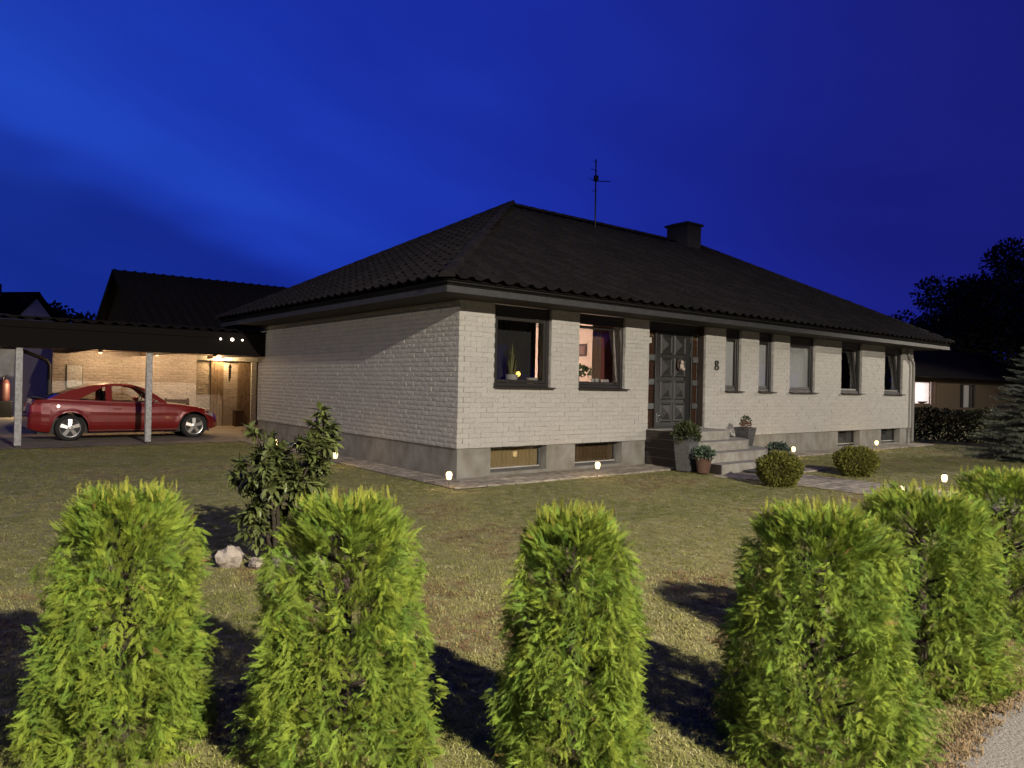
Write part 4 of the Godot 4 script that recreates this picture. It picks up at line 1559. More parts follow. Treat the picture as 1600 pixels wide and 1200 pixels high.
		for k in 6:
			var s0 := 3.98 + 0.26 * k / 6.0
			var s1 := 3.98 + 0.26 * (k + 1) / 6.0
			var a0: float = lut(top, s0)
			var a1: float = lut(top, s1)
			g.quad_out(Vector3(s0, a0 - 0.13, sg * (side.call(s0, a0 - 0.13) + 0.005)), Vector3(s1, a1 - 0.13, sg * (side.call(s1, a1 - 0.13) + 0.005)), Vector3(s1, a1 - 0.02, sg * (side.call(s1, a1 - 0.02) + 0.005)), Vector3(s0, a0 - 0.02, sg * (side.call(s0, a0 - 0.02) + 0.005)), Vector3(3, 0.5, 0))
		part("headlamp", g, plain(lin(0.55, 0.52, 0.48), 0.12, 0.5), t)
		g = Geo.new()
		for k in 6:
			var s0 := 0.03 + 0.26 * k / 6.0
			var s1 := 0.03 + 0.26 * (k + 1) / 6.0
			g.quad_out(Vector3(s0, 0.70, sg * (side.call(s0, 0.70) + 0.005)), Vector3(s1, 0.72, sg * (side.call(s1, 0.72) + 0.005)), Vector3(s1, 0.88, sg * (side.call(s1, 0.88) + 0.005)), Vector3(s0, 0.86, sg * (side.call(s0, 0.86) + 0.005)), Vector3(2, 0.6, 0))
		var tl := plain(lin(0.3, 0.03, 0.03), 0.08)
		tl.clearcoat_enabled = true
		part("tail_lamp", g, tl, t)
	g = Geo.new()
	g.cbox(Vector3(0.2, 1.035, 0), Vector3(0.2, 0.025, 1.25), 0.01, Basis(Vector3(0, 0, 1), -0.08))
	part("spoiler", g, M.black, t)
	g = Geo.new()
	g.cspan(Vector3(4.345, 0.33, -0.34), Vector3(4.4, 0.5, 0.34), 0.01)
	part("grille", g, M.black, t)

func wheel(t: Node3D, at: Vector3, sg: float) -> void:
	var w := node_part("wheel", t, at)
	var bs := Basis(Vector3(1, 0, 0), Vector3(0, 0, sg), Vector3(0, -sg, 0))
	var g := Geo.new()
	g.lathe([Vector2(0.22, -0.1), Vector2(0.29, -0.105), Vector2(0.313, -0.08), Vector2(0.315, 0.0), Vector2(0.313, 0.08), Vector2(0.29, 0.105), Vector2(0.225, 0.1)], 36, Vector3.ZERO, bs)
	part("tyre", g, plain(lin(0.014, 0.014, 0.014), 0.85), w)
	var alloy := plain(lin(0.62, 0.61, 0.60), 0.28, 0.85)
	g = Geo.new()
	g.lathe([Vector2(0.2, -0.09), Vector2(0.2, 0.06), Vector2(0.215, 0.095), Vector2(0.232, 0.1), Vector2(0.232, 0.085)], 36, Vector3.ZERO, bs)
	part("rim", g, alloy, w)
	g = Geo.new()
	g.lathe([Vector2(0.0, 0.02), Vector2(0.2, 0.02)], 24, Vector3.ZERO, bs)
	part("brake_disc", g, M.black, w)
	g = Geo.new()
	g.lathe([Vector2(0.068, 0.03), Vector2(0.065, 0.085), Vector2(0.03, 0.095), Vector2(0.0, 0.095)], 20, Vector3.ZERO, bs)
	part("hub", g, alloy, w)
	for k in 5:
		var a := TAU * k / 5.0 + 0.31
		g = Geo.new()
		var d := Vector3(cos(a), sin(a), 0)
		var p := Vector3(-sin(a), cos(a), 0)
		var z0 := Vector3(0, 0, sg * 0.04)
		var z1 := Vector3(0, 0, sg * 0.09)
		var z2 := Vector3(0, 0, sg * 0.075)
		var q := [d * 0.05 + p * 0.035, d * 0.05 - p * 0.035, d * 0.212 - p * 0.045, d * 0.212 + p * 0.045]
		var o := d * 0.13 + z0
		g.quad_out(q[0] + z1, q[1] + z1, q[2] + z2, q[3] + z2, o)
		g.quad_out(q[0] + z1, q[3] + z2, q[3] + z0, q[0] + z0, o)
		g.quad_out(q[1] + z1, q[2] + z2, q[2] + z0, q[1] + z0, o)
		part("spoke", g, alloy, w)

# ---------------------------------------------------------------- small things
func path_light(at: Vector3, label: String) -> void:
	var t := thing("path_light", label, "path light", at, rng.randf() * 3.0, "small garden lights along the house and path")
	var g := Geo.new()
	g.tube([Vector3(0, -0.05, 0), Vector3(0, 0.16, 0)], [0.006, 0.006], 8)
	part("stake", g, M.steel, t)
	g = Geo.new()
	g.lathe([Vector2(0.0, 0.15), Vector2(0.03, 0.153), Vector2(0.04, 0.18), Vector2(0.048, 0.22), Vector2(0.045, 0.248), Vector2(0.03, 0.268), Vector2(0.0, 0.275)], 12)
	part("lamp_glass", g, M.lamp_glass, t)
	g = Geo.new()
	g.lathe([Vector2(0.03, 0.276), Vector2(0.03, 0.284), Vector2(0.01, 0.292), Vector2(0.0, 0.293)], 12)
	part("cap", g, M.steel, t)
	omni(t, Vector3(0, 0.205, 0), Color(1.0, 0.84, 0.58), 0.12, 0.04)

func tapered_box(w0: float, w1: float, h: float, wall: float) -> Geo:
	var g := Geo.new()
	var o := Vector3(0, h / 2, 0)
	for k in 4:
		var a := PI / 4 + PI / 2 * k
		var b := a + PI / 2
		var r0 := w0 * 0.7071
		var r1 := w1 * 0.7071
		var r2 := (w1 - wall * 2) * 0.7071
		var p := func(r: float, an: float, y: float) -> Vector3: return Vector3(cos(an) * r, y, sin(an) * r)
		g.quad_out(p.call(r0, a, 0.0), p.call(r0, b, 0.0), p.call(r1, b, h), p.call(r1, a, h), o)
		g.quad_out(p.call(r1, a, h), p.call(r1, b, h), p.call(r2, b, h), p.call(r2, a, h), o)
		g.quad_out(p.call(r2, a, h), p.call(r2, b, h), p.call(r2, b, h - 0.05), p.call(r2, a, h - 0.05), Vector3(0, h - 0.02, 0) + (p.call(r1, (a + b) / 2, 0.0) * 3.0))
	return g

func soil_disc(r: float, y: float) -> Geo:
	var g := Geo.new()
	g.lathe([Vector2(r, y), Vector2(0.0, y + 0.01)], 16)
	return g

func leaf_mesh(len: float, wid: float, fold: float, curl: float) -> ArrayMesh:
	var g := Geo.new()
	var n := 3
	for s in [-1, 1]:
		for i in n:
			var t0 := float(i) / n
			var t1 := float(i + 1) / n
			var w0 := wid * sin(PI * pow(t0, 0.8)) 
			var w1 := wid * sin(PI * pow(t1, 0.8))
			var c0 := Vector3(0, t0 * len, -curl * t0 * t0 * len)
			var c1 := Vector3(0, t1 * len, -curl * t1 * t1 * len)
			var e0 := c0 + Vector3(s * w0, 0, fold * w0)
			var e1 := c1 + Vector3(s * w1, 0, fold * w1)
			if s > 0: g.quad(c0, e0, e1, c1)
			else: g.quad(c1, e1, e0, c0)
	return g.mesh()

func aim(dir: Vector3, roll: float, scale: float, at: Vector3) -> Transform3D:
	var y := dir.normalized()
	var ref := Vector3.UP if absf(y.y) < 0.95 else Vector3.RIGHT
	var x := y.cross(ref).normalized()
	var z := x.cross(y)
	var b := Basis(x, y, z).rotated(y, roll)
	return Transform3D(b.scaled_local(Vector3.ONE * scale), at)

func rdir() -> Vector3:
	var z := rng.randf_range(-1, 1)
	var a := rng.randf() * TAU
	var r := sqrt(1 - z * z)
	return Vector3(r * cos(a), z, r * sin(a))

func small_things() -> void:
	path_light(Vector3(-0.82, 0.0, -5.88), "farthest garden light on the path beside the left brick wall, behind the bush")
	path_light(Vector3(-0.89, 0.0, -2.70), "garden light halfway along the left brick wall, right of the bush")
	path_light(Vector3(-0.70, 0.0, 0.83), "garden light at the near front corner of the house")
	path_light(Vector3(2.38, 0.0, 0.93), "garden light before the second basement window")
	path_light(Vector3(9.18, 0.0, 0.74), "garden light behind the round shrub right of the steps")
	path_light(Vector3(13.58, 0.0, 0.68), "garden light at the wall behind the second round shrub")
	path_light(Vector3(6.25, 0.0, 5.10), "garden light on the lawn right of the entrance path, between the thujas")
	path_light(Vector3(4.05, 0.0, 5.35), "garden light mostly hidden behind the top of the fifth thuja")
	# planters and pots by the steps
	var t := thing("tall_planter", "tall grey tapered planter with a bushy green plant left of the steps", "planter", Vector3(4.48, 0.03, 1.22), 0.12)
	part("pot", tapered_box(0.25, 0.36, 0.66, 0.02), M.zinc, t)
	part("soil", soil_disc(0.2, 0.6), M.soil, t)
	leafball(t, Vector3(0, 0.68, 0), Vector3(0.26, 0.24, 0.26), 900, 0.07, Color(0.04, 0.05, 0.02))
	t = thing("terracotta_pot", "terracotta pot with blue green leafy plant at the foot of the steps", "flower pot", Vector3(4.49, 0.03, 1.62))
	var g := Geo.new()
	g.lathe([Vector2(0.0, 0.0), Vector2(0.11, 0.0), Vector2(0.14, 0.2), Vector2(0.145, 0.235), Vector2(0.16, 0.24), Vector2(0.165, 0.29), Vector2(0.15, 0.29), Vector2(0.14, 0.25)], 24)
	part("pot", g, M.terracotta, t)
	part("soil", soil_disc(0.14, 0.255), M.soil, t)
	leafball(t, Vector3(0, 0.34, 0), Vector3(0.19, 0.13, 0.19), 260, 0.075, Color(0.065, 0.1, 0.065))
	t = thing("step_planter", "dark tapered planter with heather and a small ball plant on the steps", "planter", Vector3(7.2, 0.374, 0.72), 0.1)
	part("pot", tapered_box(0.24, 0.36, 0.4, 0.02), mat(lin(0.07, 0.072, 0.075), 0.5, M.fine, 1.5), t)
	part("soil", soil_disc(0.2, 0.36), M.soil, t)
	leafball(t, Vector3(-0.1, 0.44, 0.06), Vector3(0.13, 0.1, 0.12), 260, 0.035, Color(0.13, 0.065, 0.045))
	leafball(t, Vector3(0.09, 0.5, -0.04), Vector3(0.13, 0.14, 0.12), 300, 0.035, Color(0.05, 0.065, 0.03))
	t = thing("bowl_planter", "low dark bowl with dusty green plant beyond the steps", "planter", Vector3(8.1, 0.0, 0.98))
	g = Geo.new()
	g.lathe([Vector2(0.0, 0.0), Vector2(0.13, 0.0), Vector2(0.2, 0.12), Vector2(0.215, 0.18), Vector2(0.2, 0.18), Vector2(0.19, 0.14)], 24)
	part("pot", g, M.black, t)
	part("soil", soil_disc(0.19, 0.15), M.soil, t)
	leafball(t, Vector3(0, 0.25, 0), Vector3(0.24, 0.16, 0.24), 320, 0.08, Color(0.05, 0.075, 0.055))
	t = thing("boot_scraper", "black slatted boot scraper mat before the lowest step", "doormat", Vector3(5.72, 0.032, 2.16), 0.1)
	g = Geo.new()
	for q in [[-0.45, -0.24, 0.45, -0.21], [-0.45, 0.21, 0.45, 0.24], [-0.45, -0.209, -0.42, 0.209], [0.42, -0.209, 0.45, 0.209]]:
		g.cspan(Vector3(q[0], 0.0, q[1]), Vector3(q[2], 0.04, q[3]), 0.004)
	part("frame", g, M.black, t)
	for k in 9:
		g = Geo.new()
		g.cspan(Vector3(-0.418, 0.005, -0.19 + k * 0.043), Vector3(0.418, 0.034, -0.172 + k * 0.043), 0.003)
		part("slat", g, M.zinc, t)
	# aerial
	t = thing("tv_antenna", "thin rooftop television antenna on a mast near the ridge", "antenna", Vector3(7.35, 5.65, -4.2))
	g = Geo.new()
	g.tube([Vector3(0, -0.1, 0), Vector3(-0.03, 2.2, 0.0)], [0.022, 0.018], 8)
	part("mast", g, M.iron, t)
	g = Geo.new()
	g.tube([Vector3(-0.1, 1.6, -0.03), Vector3(0.45, 1.66, 0.1)], [0.012, 0.012], 6)
	part("boom", g, M.iron, t)
	g = Geo.new()
	g.cbox(Vector3(-0.04, 1.68, 0.03), Vector3(0.13, 0.14, 0.1), 0.02)
	part("amplifier", g, M.black, t)
	for k in 4:
		g = Geo.new()
		var y: float = [2.13, 1.9, 1.62, 1.32][k]
		var hw: float = [0.12, 0.2, 0.28, 0.16][k]
		g.tube([Vector3(-0.03 - hw, y, 0.02), Vector3(-0.03 + hw * 0.5, y, -0.02)], [0.008, 0.008], 6)
		part("element", g, M.iron, t)
	# window plants
	t = thing("window_grass_plant", "white pot with tall grass plant in the first window", "pot plant", Vector3(1.42, 1.55, -0.36))
	g = Geo.new()
	g.lathe([Vector2(0.0, 0.0), Vector2(0.09, 0.0), Vector2(0.125, 0.24), Vector2(0.115, 0.24), Vector2(0.11, 0.2)], 20)
	part("pot", g, M.white_paint, t)
	part("soil", soil_disc(0.11, 0.2), M.soil, t)
	tuft(t, Vector3(0, 0.2, 0), 0.18, 0.75, 70, 0.03, 0.008, Color(0.16, 0.17, 0.08))
	t = thing("fairy_light", "warm yellow light glowing in the pot of the first window", "light", Vector3(1.52, 1.80, -0.29))
	g = Geo.new()
	g.lathe([Vector2(0.0, -0.05), Vector2(0.035, -0.03), Vector2(0.045, 0.0), Vector2(0.03, 0.04), Vector2(0.0, 0.05)], 12)
	part("bulb", g, glow(Color(1.0, 0.8, 0.25), 3.0), t)
	g = Geo.new()
	g.tube([Vector3(0, -0.25, 0), Vector3(0, -0.04, 0)], [0.006, 0.006], 6)
	part("stem", g, M.iron, t)
	omni(t, Vector3.ZERO, Color(1.0, 0.78, 0.25), 0.03, 0.035)
	t = thing("window_dish", "shallow white dish on the sill of the first window", "dish", Vector3(1.92, 1.55, -0.36))
	g = Geo.new()
	g.lathe([Vector2(0.0, 0.0), Vector2(0.07, 0.0), Vector2(0.12, 0.19), Vector2(0.11, 0.19), Vector2(0.0, 0.16)], 18)
	part("dish", g, M.white_paint, t)
	for k in 3:
		var px: float = [3.08, 3.3, 3.88][k]
		t = thing("window_pot_plant", ["leafy pot plant at the left edge of the second window", "second leafy pot plant before the bright gap of the second window", "pale pot behind the tilted pane of the second window"][k], "pot plant", Vector3(px, 1.55, -0.38), 0.0, "pots on the sill of the second window")
		g = Geo.new()
		g.lathe([Vector2(0.0, 0.0), Vector2(0.06, 0.0), Vector2(0.085, 0.2 if k == 2 else 0.15), Vector2(0.075, 0.2 if k == 2 else 0.15)], 16)
		part("pot", g, M.white_paint if k == 2 else M.terracotta, t)
		if k < 2: leafball(t, Vector3(0, 0.3, 0), Vector3(0.13, 0.15, 0.12), 60, 0.09, Color(0.08, 0.11, 0.05))
	for k in 2:
		t = thing("glass_vase", ["left small glass vase on the sill of the second window", "right small glass vase on the sill of the second window"][k], "vase", Vector3(3.52 + k * 0.13, 1.55, -0.38))
		g = Geo.new()
		g.lathe([Vector2(0.03, 0.0), Vector2(0.045, 0.08), Vector2(0.03, 0.16), Vector2(0.045, 0.21)], 14)
		part("vase", g, glassy(Color(0.8, 0.85, 0.85), 0.35), t)
	# stones by the bush
	var fn := FastNoiseLite.new()
	fn.frequency = 0.02
	fn.fractal_octaves = 3
	for k in 4:
		var c: Vector3 = [Vector3(-4.80, 0.08, 3.62), Vector3(-4.62, 0.04, 3.78), Vector3(-4.44, 0.05, 3.92), Vector3(-4.2, 0.05, 4.0)][k]
		var r: Vector3 = [Vector3(0.105, 0.1, 0.1), Vector3(0.085, 0.05, 0.075), Vector3(0.11, 0.07, 0.09), Vector3(0.1, 0.07, 0.1)][k]
		t = thing("border_stone", ["large pale angular stone at the foot of the bush", "flat pale stone right of the large one below the bush", "small stone partly hidden behind the second thuja", "small stone behind the second thuja under the bush"][k], "stone", c, k * 1.1, "pale stones round the bush")
		g = Geo.new()
		g.blob(Vector3.ZERO, r, 7, fn, 0.55)
		part("stone", g, M.stone, t)

# fountain of narrow blades
func tuft(t: Node3D, at: Vector3, spread: float, hgt: float, n: int, _r: float, w: float, col: Color) -> void:
	var g := Geo.new()
	g.use_col = true
	for i in n:
		var a := rng.randf() * TAU
		var q := rng.randf()
		var d := Vector3(cos(a), 0, sin(a))
		var hh := hgt * rng.randf_range(0.6, 1.0) * (1.0 - 0.4 * q)
		var p0 := at + d * 0.05 * rng.randf()
		var p1 := p0 + d * spread * q * 0.45 + Vector3(0, hh * 0.65, 0)
		var p2 := p0 + d * spread * q * 1.1 + Vector3(0, hh * (1.0 - 0.3 * q), 0)
		var s := d.cross(Vector3.UP) * w
		g.col = col * rng.randf_range(0.7, 1.25)
		g.quad(p0 - s, p0 + s, p1 + s * 0.8, p1 - s * 0.8)
		g.tri(p1 - s * 0.8, p1 + s * 0.8, p2)
	part("foliage", g, M.leaf, t)

func leafball(t: Node3D, at: Vector3, r: Vector3, n: int, size: float, col: Color) -> void:
	var me := leaf_mesh(1.0, 0.28, 0.3, 0.25)
	var xs := []
	var cs := []
	for i in n:
		var d := rdir()
		if d.y < -0.5: d.y = -d.y
		var p := at + d * r * pow(rng.randf(), 0.35)
		xs.append(aim(d + rdir() * 0.6 + Vector3(0, 0.3, 0), rng.randf() * TAU, size * rng.randf_range(0.7, 1.2), p))
		var v := rng.randf_range(0.65, 1.3)
		cs.append(Color(col.r * v, col.g * v, col.b * v))
	multi("foliage", me, M.leaf, xs, cs, t)

# ---------------------------------------------------------------- plants
func spray_mesh(sd: int) -> ArrayMesh:
	var r := RandomNumberGenerator.new()
	r.seed = sd
	var g := Geo.new()
	var lobe := func(p: Vector3, d: Vector3, ln: float, w: float) -> void:
		var s := Vector3(-d.y, d.x, 0).normalized() * w
		var up := Vector3(0, 0, w * 0.55)
		var q := p + d * ln
		var m := p + d * ln * 0.45
		var bend := Vector3(0, 0, -0.16 * q.y * q.y)
		var bm := Vector3(0, 0, -0.16 * m.y * m.y)
		var bp := Vector3(0, 0, -0.16 * p.y * p.y)
		g.tri(p + bp, m + s + bm, m + up + bm)
		g.tri(m + s + bm, q + bend, m + up + bm)
		g.tri(p + bp, m + up + bm, m - s + bm)
		g.tri(m + up + bm, q + bend, m - s + bm)
	var n := 8
	for k in n:
		var y := 0.04 + 0.8 * k / n
		var side := 1.0 if k % 2 == 0 else -1.0
		var an := side * r.randf_range(0.5, 0.8)
		var ln := 0.44 * (1.0 - 0.55 * float(k) / n) * r.randf_range(0.8, 1.2)
		var d := Vector3(sin(an), cos(an), r.randf_range(-0.25, 0.25))
		var p := Vector3(0, y, 0)
		for j in 3:
			lobe.call(p + d * ln * (j / 3.0), d, ln * 0.5, 0.023)
			if j > 0:
				for s2 in [-1, 1]:
					var a2: float = an + s2 * r.randf_range(0.4, 0.7)
					lobe.call(p + d * ln * (j / 3.0), Vector3(sin(a2), cos(a2), r.randf_range(-0.25, 0.25)), ln * 0.45, 0.019)
		lobe.call(p, Vector3(r.randf_range(-0.05, 0.05), 1, 0), 0.2, 0.021)
	lobe.call(Vector3(0, 0.82, 0), Vector3(0, 1, 0), 0.26, 0.023)
	return g.mesh()

func thuja_radius(t: float, rb: float, rt: float) -> float:
	var r := lerpf(rb, rt, pow(t, 1.25))
	if t > 0.86: r *= sqrt(maxf(0.0, 1.0 - pow((t - 0.86) / 0.16, 2.0)))
	return r

func thuja(at: Vector3, h: float, rb: float, rt: float, sd: int, label: String, sprays: Array) -> void:
	rng.seed = sd
	var t := thing("thuja", label, "thuja", at, 0.0, "row of clipped thujas along the pavement")
	var g := Geo.new()
	g.tube([Vector3(0, -0.05, 0), Vector3(0.01, h * 0.5, 0), Vector3(0, h * 0.86, 0)], [0.04, 0.028, 0.01], 9)
	for k in 46:
		var y := h * rng.randf_range(0.06, 0.84)
		var a := rng.randf() * TAU
		var d := Vector3(cos(a), 0.55, sin(a)).normalized()
		var ln := thuja_radius(y / h, rb, rt) * rng.randf_range(0.55, 0.75)
		g.tube([Vector3(0, y, 0), Vector3(0, y, 0) + d * ln * 0.5 + Vector3(0, -0.01, 0), Vector3(0, y, 0) + d * ln], [0.012, 0.008, 0.003], 5, false)
	part("trunk", g, M.bark, t)
	var xs := [[], [], []]
	var cs := [[], [], []]
	var put := func(p: Vector3, d: Vector3, roll: float, s: float, c: Color) -> void:
		var k := rng.randi() % 3
		var xf := aim(d, roll, s, p)
		xf.basis = xf.basis.scaled_local(Vector3(0.6, 1.25, 1.0))
		xs[k].append(xf)
		cs[k].append(c)
	var lump := FastNoiseLite.new()
	lump.seed = sd
	lump.frequency = 1.0
	# clumps of sprays at the ends of the limbs
	var strands := 1450
	for i in strands:
		var tt := 1.0 - pow(rng.randf(), 0.8)
		if i < 150: tt = rng.randf_range(0.84, 1.0)
		var a := rng.randf() * TAU
		var od := Vector3(cos(a), 0, sin(a))
		var bump := 0.98 + 0.26 * lump.get_noise_3d(od.x * 2.2, tt * 2.6, od.z * 2.2) + 0.30 * lump.get_noise_3d(od.x * 6.5 + 7.0, tt * 2.2, od.z * 6.5)
		# bare hollows between the limbs
		if tt < 0.93 and lump.get_noise_3d(od.x * 4.6 - 3.0, tt * 5.5, od.z * 4.6) < -0.16: continue
		var rr := thuja_radius(tt, rb, rt) * bump * rng.randf_range(0.86, 1.03)
		var fan := rng.randf_range(0.25, 0.85)
		var y := tt * h * 0.955
		var tip := Vector3(od.x * rr, y, od.z * rr)
		var lv := rng.randf_range(0.62, 1.25)
		var hue := rng.randf()
		var side := od.cross(Vector3.UP)
		# the strand runs steeply along the surface, some upright, some hanging
		var run := (Vector3.UP * rng.randf_range(0.7, 1.0) + od * rng.randf_range(0.1, 0.6) + side * rng.randf_range(-0.35, 0.35)).normalized()
		var hang := rng.randf() < 0.5 and tt < 0.86
		var ln := rng.randf_range(0.07, 0.16) if tt < 0.86 else 0.07
		for j in 17:
			var u := j / 16.0
			var p := tip - run * ln * (1.0 - u) - od * 0.05 * (1.0 - u) + rdir() * 0.018
			if hang: p = tip + Vector3(0, -ln * u, 0) + run * 0.02 + od * 0.012 * sin(u * 2.6) + rdir() * 0.014
			var d := run + od * (0.2 + 0.5 * fan) + side * rng.randf_range(-fan, fan) + rdir() * 0.28
			if hang: d = Vector3(0, -0.55 + 0.6 * fan, 0) + od * (0.25 + 0.3 * fan) + side * rng.randf_range(-fan, fan) + rdir() * 0.28
			var v := lv * rng.randf_range(0.85, 1.15)
			var c := Color(0.215, 0.27, 0.032).lerp(Color(0.115, 0.2, 0.028), hue) * v
			if rng.randf() < 0.005: c = Color(0.22, 0.14, 0.05) * v
			p.y = maxf(p.y, 0.01)
			put.call(p, d.normalized(), rng.randf() * TAU, rng.randf_range(0.028, 0.054), c)
	# sparser growth inside
	for i in 1300:
		var tt := rng.randf() * 0.95
		var a := rng.randf() * TAU
		var od := Vector3(cos(a), 0, sin(a))
		var rr := thuja_radius(tt, rb, rt) * rng.randf_range(0.35, 0.74)
		put.call(Vector3(od.x * rr, tt * h * 0.95, od.z * rr), od + Vector3(0, rng.randf_range(-0.4, 0.9), 0) + rdir() * 0.4, rng.randf() * TAU, rng.randf_range(0.04, 0.07), Color(0.215, 0.27, 0.032).lerp(Color(0.115, 0.2, 0.028), rng.randf()) * rng.randf_range(0.75, 1.1))
	# thin upright new shoots on top
	for i in 70:
		var a := rng.randf() * TAU
		var rr := rt * 0.95 * sqrt(rng.randf())
		var y := h * rng.randf_range(0.93, 0.97) - rr * rr * 0.5
		put.call(Vector3(cos(a) * rr, y, sin(a) * rr), Vector3(rng.randf_range(-0.15, 0.15), 1, rng.randf_range(-0.15, 0.15)), rng.randf() * TAU, rng.randf_range(0.03, 0.06), Color(0.26, 0.27, 0.04) * rng.randf_range(0.7, 1.1))
	for k in 3: multi("foliage", sprays[k], M.leaf, xs[k], cs[k], t)

func crown_tree(called: String, label: String, at: Vector3, h: float, r: Vector3, n: int, leaf: float, col: Color, sd: int, group: String) -> void:
	rng.seed = sd
	var t := thing(called, label, "tree", at, 0.0, group)
	var g := Geo.new()
	var cy := h - r.y
	g.tube([Vector3(0, -0.1, 0), Vector3(0.1, cy * 0.5, 0), Vector3(0, cy, 0), Vector3(0.1, cy + r.y * 0.6, 0)], [0.035 * h, 0.028 * h, 0.02 * h, 0.006 * h], 9)
	for k in 9:
		var a := TAU * k / 9.0
		var d := Vector3(cos(a) * r.x, rng.randf_range(-0.1, 0.6) * r.y, sin(a) * r.z) * 0.75
		var s := Vector3(0, cy * rng.randf_range(0.6, 1.0), 0)
		g.tube([s, s + d * 0.5 + Vector3(0, 0.1 * h, 0), Vector3(0, cy, 0) + d], [0.014 * h, 0.009 * h, 0.003 * h], 6, false)
	part("trunk", g, M.bark, t)
	var me := leaf_mesh(1.0, 0.3, 0.25, 0.2)
	var xs := []
	var cs := []
	var lobes := []
	for k in 26: lobes.append([rdir() * r * rng.randf_range(0.45, 0.85) + Vector3(0, cy, 0), rng.randf_range(0.22, 0.4)])
	for i in n:
		var lb: Array = lobes[rng.randi() % 26]
		var d := rdir()
		var p: Vector3 = lb[0] + d * r * lb[1] * pow(rng.randf(), 0.4)
		if p.y < h * 0.12: continue
		xs.append(aim(d + rdir() * 0.8, rng.randf() * TAU, leaf * rng.randf_range(0.6, 1.3), p))
		cs.append(col * rng.randf_range(0.6, 1.3))
	multi("crown", me, M.leaf, xs, cs, t)

func plants() -> void:
	var sprays := [spray_mesh(1), spray_mesh(2), spray_mesh(3)]
	thuja(Vector3(-6.13, 0, 6.36), 1.14, 0.335, 0.22, 501, "leftmost clipped thuja of the front row", sprays)
	thuja(Vector3(-5.37, 0, 6.95), 1.12, 0.385, 0.24, 502, "broad clipped thuja before the leafy bush, second from the left", sprays)
	thuja(Vector3(-4.60, 0, 7.60), 1.09, 0.305, 0.185, 503, "narrow clipped thuja in the middle of the row, below the near windows", sprays)
	thuja(Vector3(-3.66, 0, 8.22), 1.11, 0.405, 0.27, 504, "wide clipped thuja right of the open lawn, fourth from the left", sprays)
	thuja(Vector3(-2.40, 0, 8.16), 1.09, 0.41, 0.29, 505, "clipped thuja below the entrance path, fifth from the left", sprays)
	thuja(Vector3(-0.93, 0, 8.14), 1.10, 0.43, 0.31, 506, "rightmost clipped thuja cut off by the edge of the picture", sprays)
	magnolia()
	across_the_road()
	rng.seed = 901
	# round shrubs by the entrance path
	for k in 2:
		var c: Vector3 = [Vector3(4.26, 0, 3.3), Vector3(6.98, 0, 3.28)][k]
		var r: Vector3 = [Vector3(0.35, 0.29, 0.35), Vector3(0.38, 0.28, 0.38)][k]
		var t := thing("round_shrub", ["round clipped shrub nearest the steps left of the entrance path", "round clipped shrub beyond the entrance path on the lawn"][k], "shrub", c, 0.0, "round clipped shrubs")
		var g := Geo.new()
		g.tube([Vector3(0, -0.03, 0), Vector3(0, 0.2, 0)], [0.03, 0.02], 8)
		for j in 30:
			g.tube([Vector3(0, 0.12, 0), Vector3(0, 0.26, 0) + rdir() * r * 0.85], [0.01, 0.003], 5, false)
		part("branches", g, M.bark, t)
		var me := leaf_mesh(1.0, 0.3, 0.3, 0.2)
		var xs := []
		var cs := []
		for i in 6500:
			var d := rdir()
			var q := pow(rng.randf(), 0.22)
			var p := Vector3(0, 0.27, 0) + d * r * q * (1.0 + 0.10 * sin(d.x * 5.0 + k) * cos(d.z * 6.0 + d.y * 4.0) + 0.05 * rng.randf())
			if p.y < 0.0: continue
			xs.append(aim(d + rdir() * 0.7 + Vector3(0, 0.3, 0), rng.randf() * TAU, rng.randf_range(0.028, 0.05), p))
			cs.append(Color(0.11, 0.115, 0.022) * rng.randf_range(0.55, 1.3))
		multi("foliage", me, M.leaf, xs, cs, t)
	spruce()
	hedge()
	crown_tree("broad_tree", "big dark tree right of the neighbouring roof", Vector3(61.5, 0, -12.2), 13.5, Vector3(5.6, 5.4, 5.6), 16000, 0.3, Color(0.04, 0.05, 0.018), 611, "dark trees at the right")
	crown_tree("broad_tree", "largest dark tree at the right edge of the picture", Vector3(60.0, 0, -7.0), 14.5, Vector3(6.5, 6.4, 6.5), 20000, 0.3, Color(0.04, 0.05, 0.018), 612, "dark trees at the right")
	crown_tree("broad_tree", "smaller dark tree just above the right end of the roof", Vector3(64.0, 0, -17.5), 9.3, Vector3(4.5, 3.6, 4.5), 11000, 0.28, Color(0.04, 0.05, 0.018), 613, "dark trees at the right")
	crown_tree("broad_tree", "dark round tree behind the spruce at the right", Vector3(52.0, 0, -3.0), 9.5, Vector3(4.6, 4.2, 4.0), 12000, 0.28, Color(0.04, 0.05, 0.018), 614, "dark trees at the right")
	crown_tree("distant_tree", "small dark treetop between the far gable and the garage roof", Vector3(0.9, 0, -54.0), 6.9, Vector3(2.4, 2.0, 2.4), 2500, 0.35, Color(0.04, 0.05, 0.018), 615, "")

func across_the_road() -> void:
	var where := ["opposite the near corner of the house", "opposite the first windows", "opposite the front door", "opposite the narrow windows", "opposite the far corner of the house", "opposite the spruce", "opposite the hedge", "opposite the neighbouring house", "farthest to the right"]
	for k in 9:
		crown_tree("street_tree", "dark tree across the road behind the camera, " + where[k], Vector3(9.0 + 9.5 * k, 0, 33.0 + 3.0 * (k % 2)), 16.0 + (k % 3), Vector3(6.8, 7.4, 5.0), 4200, 0.8, Color(0.04, 0.05, 0.018), 630 + k, "dark trees across the road")

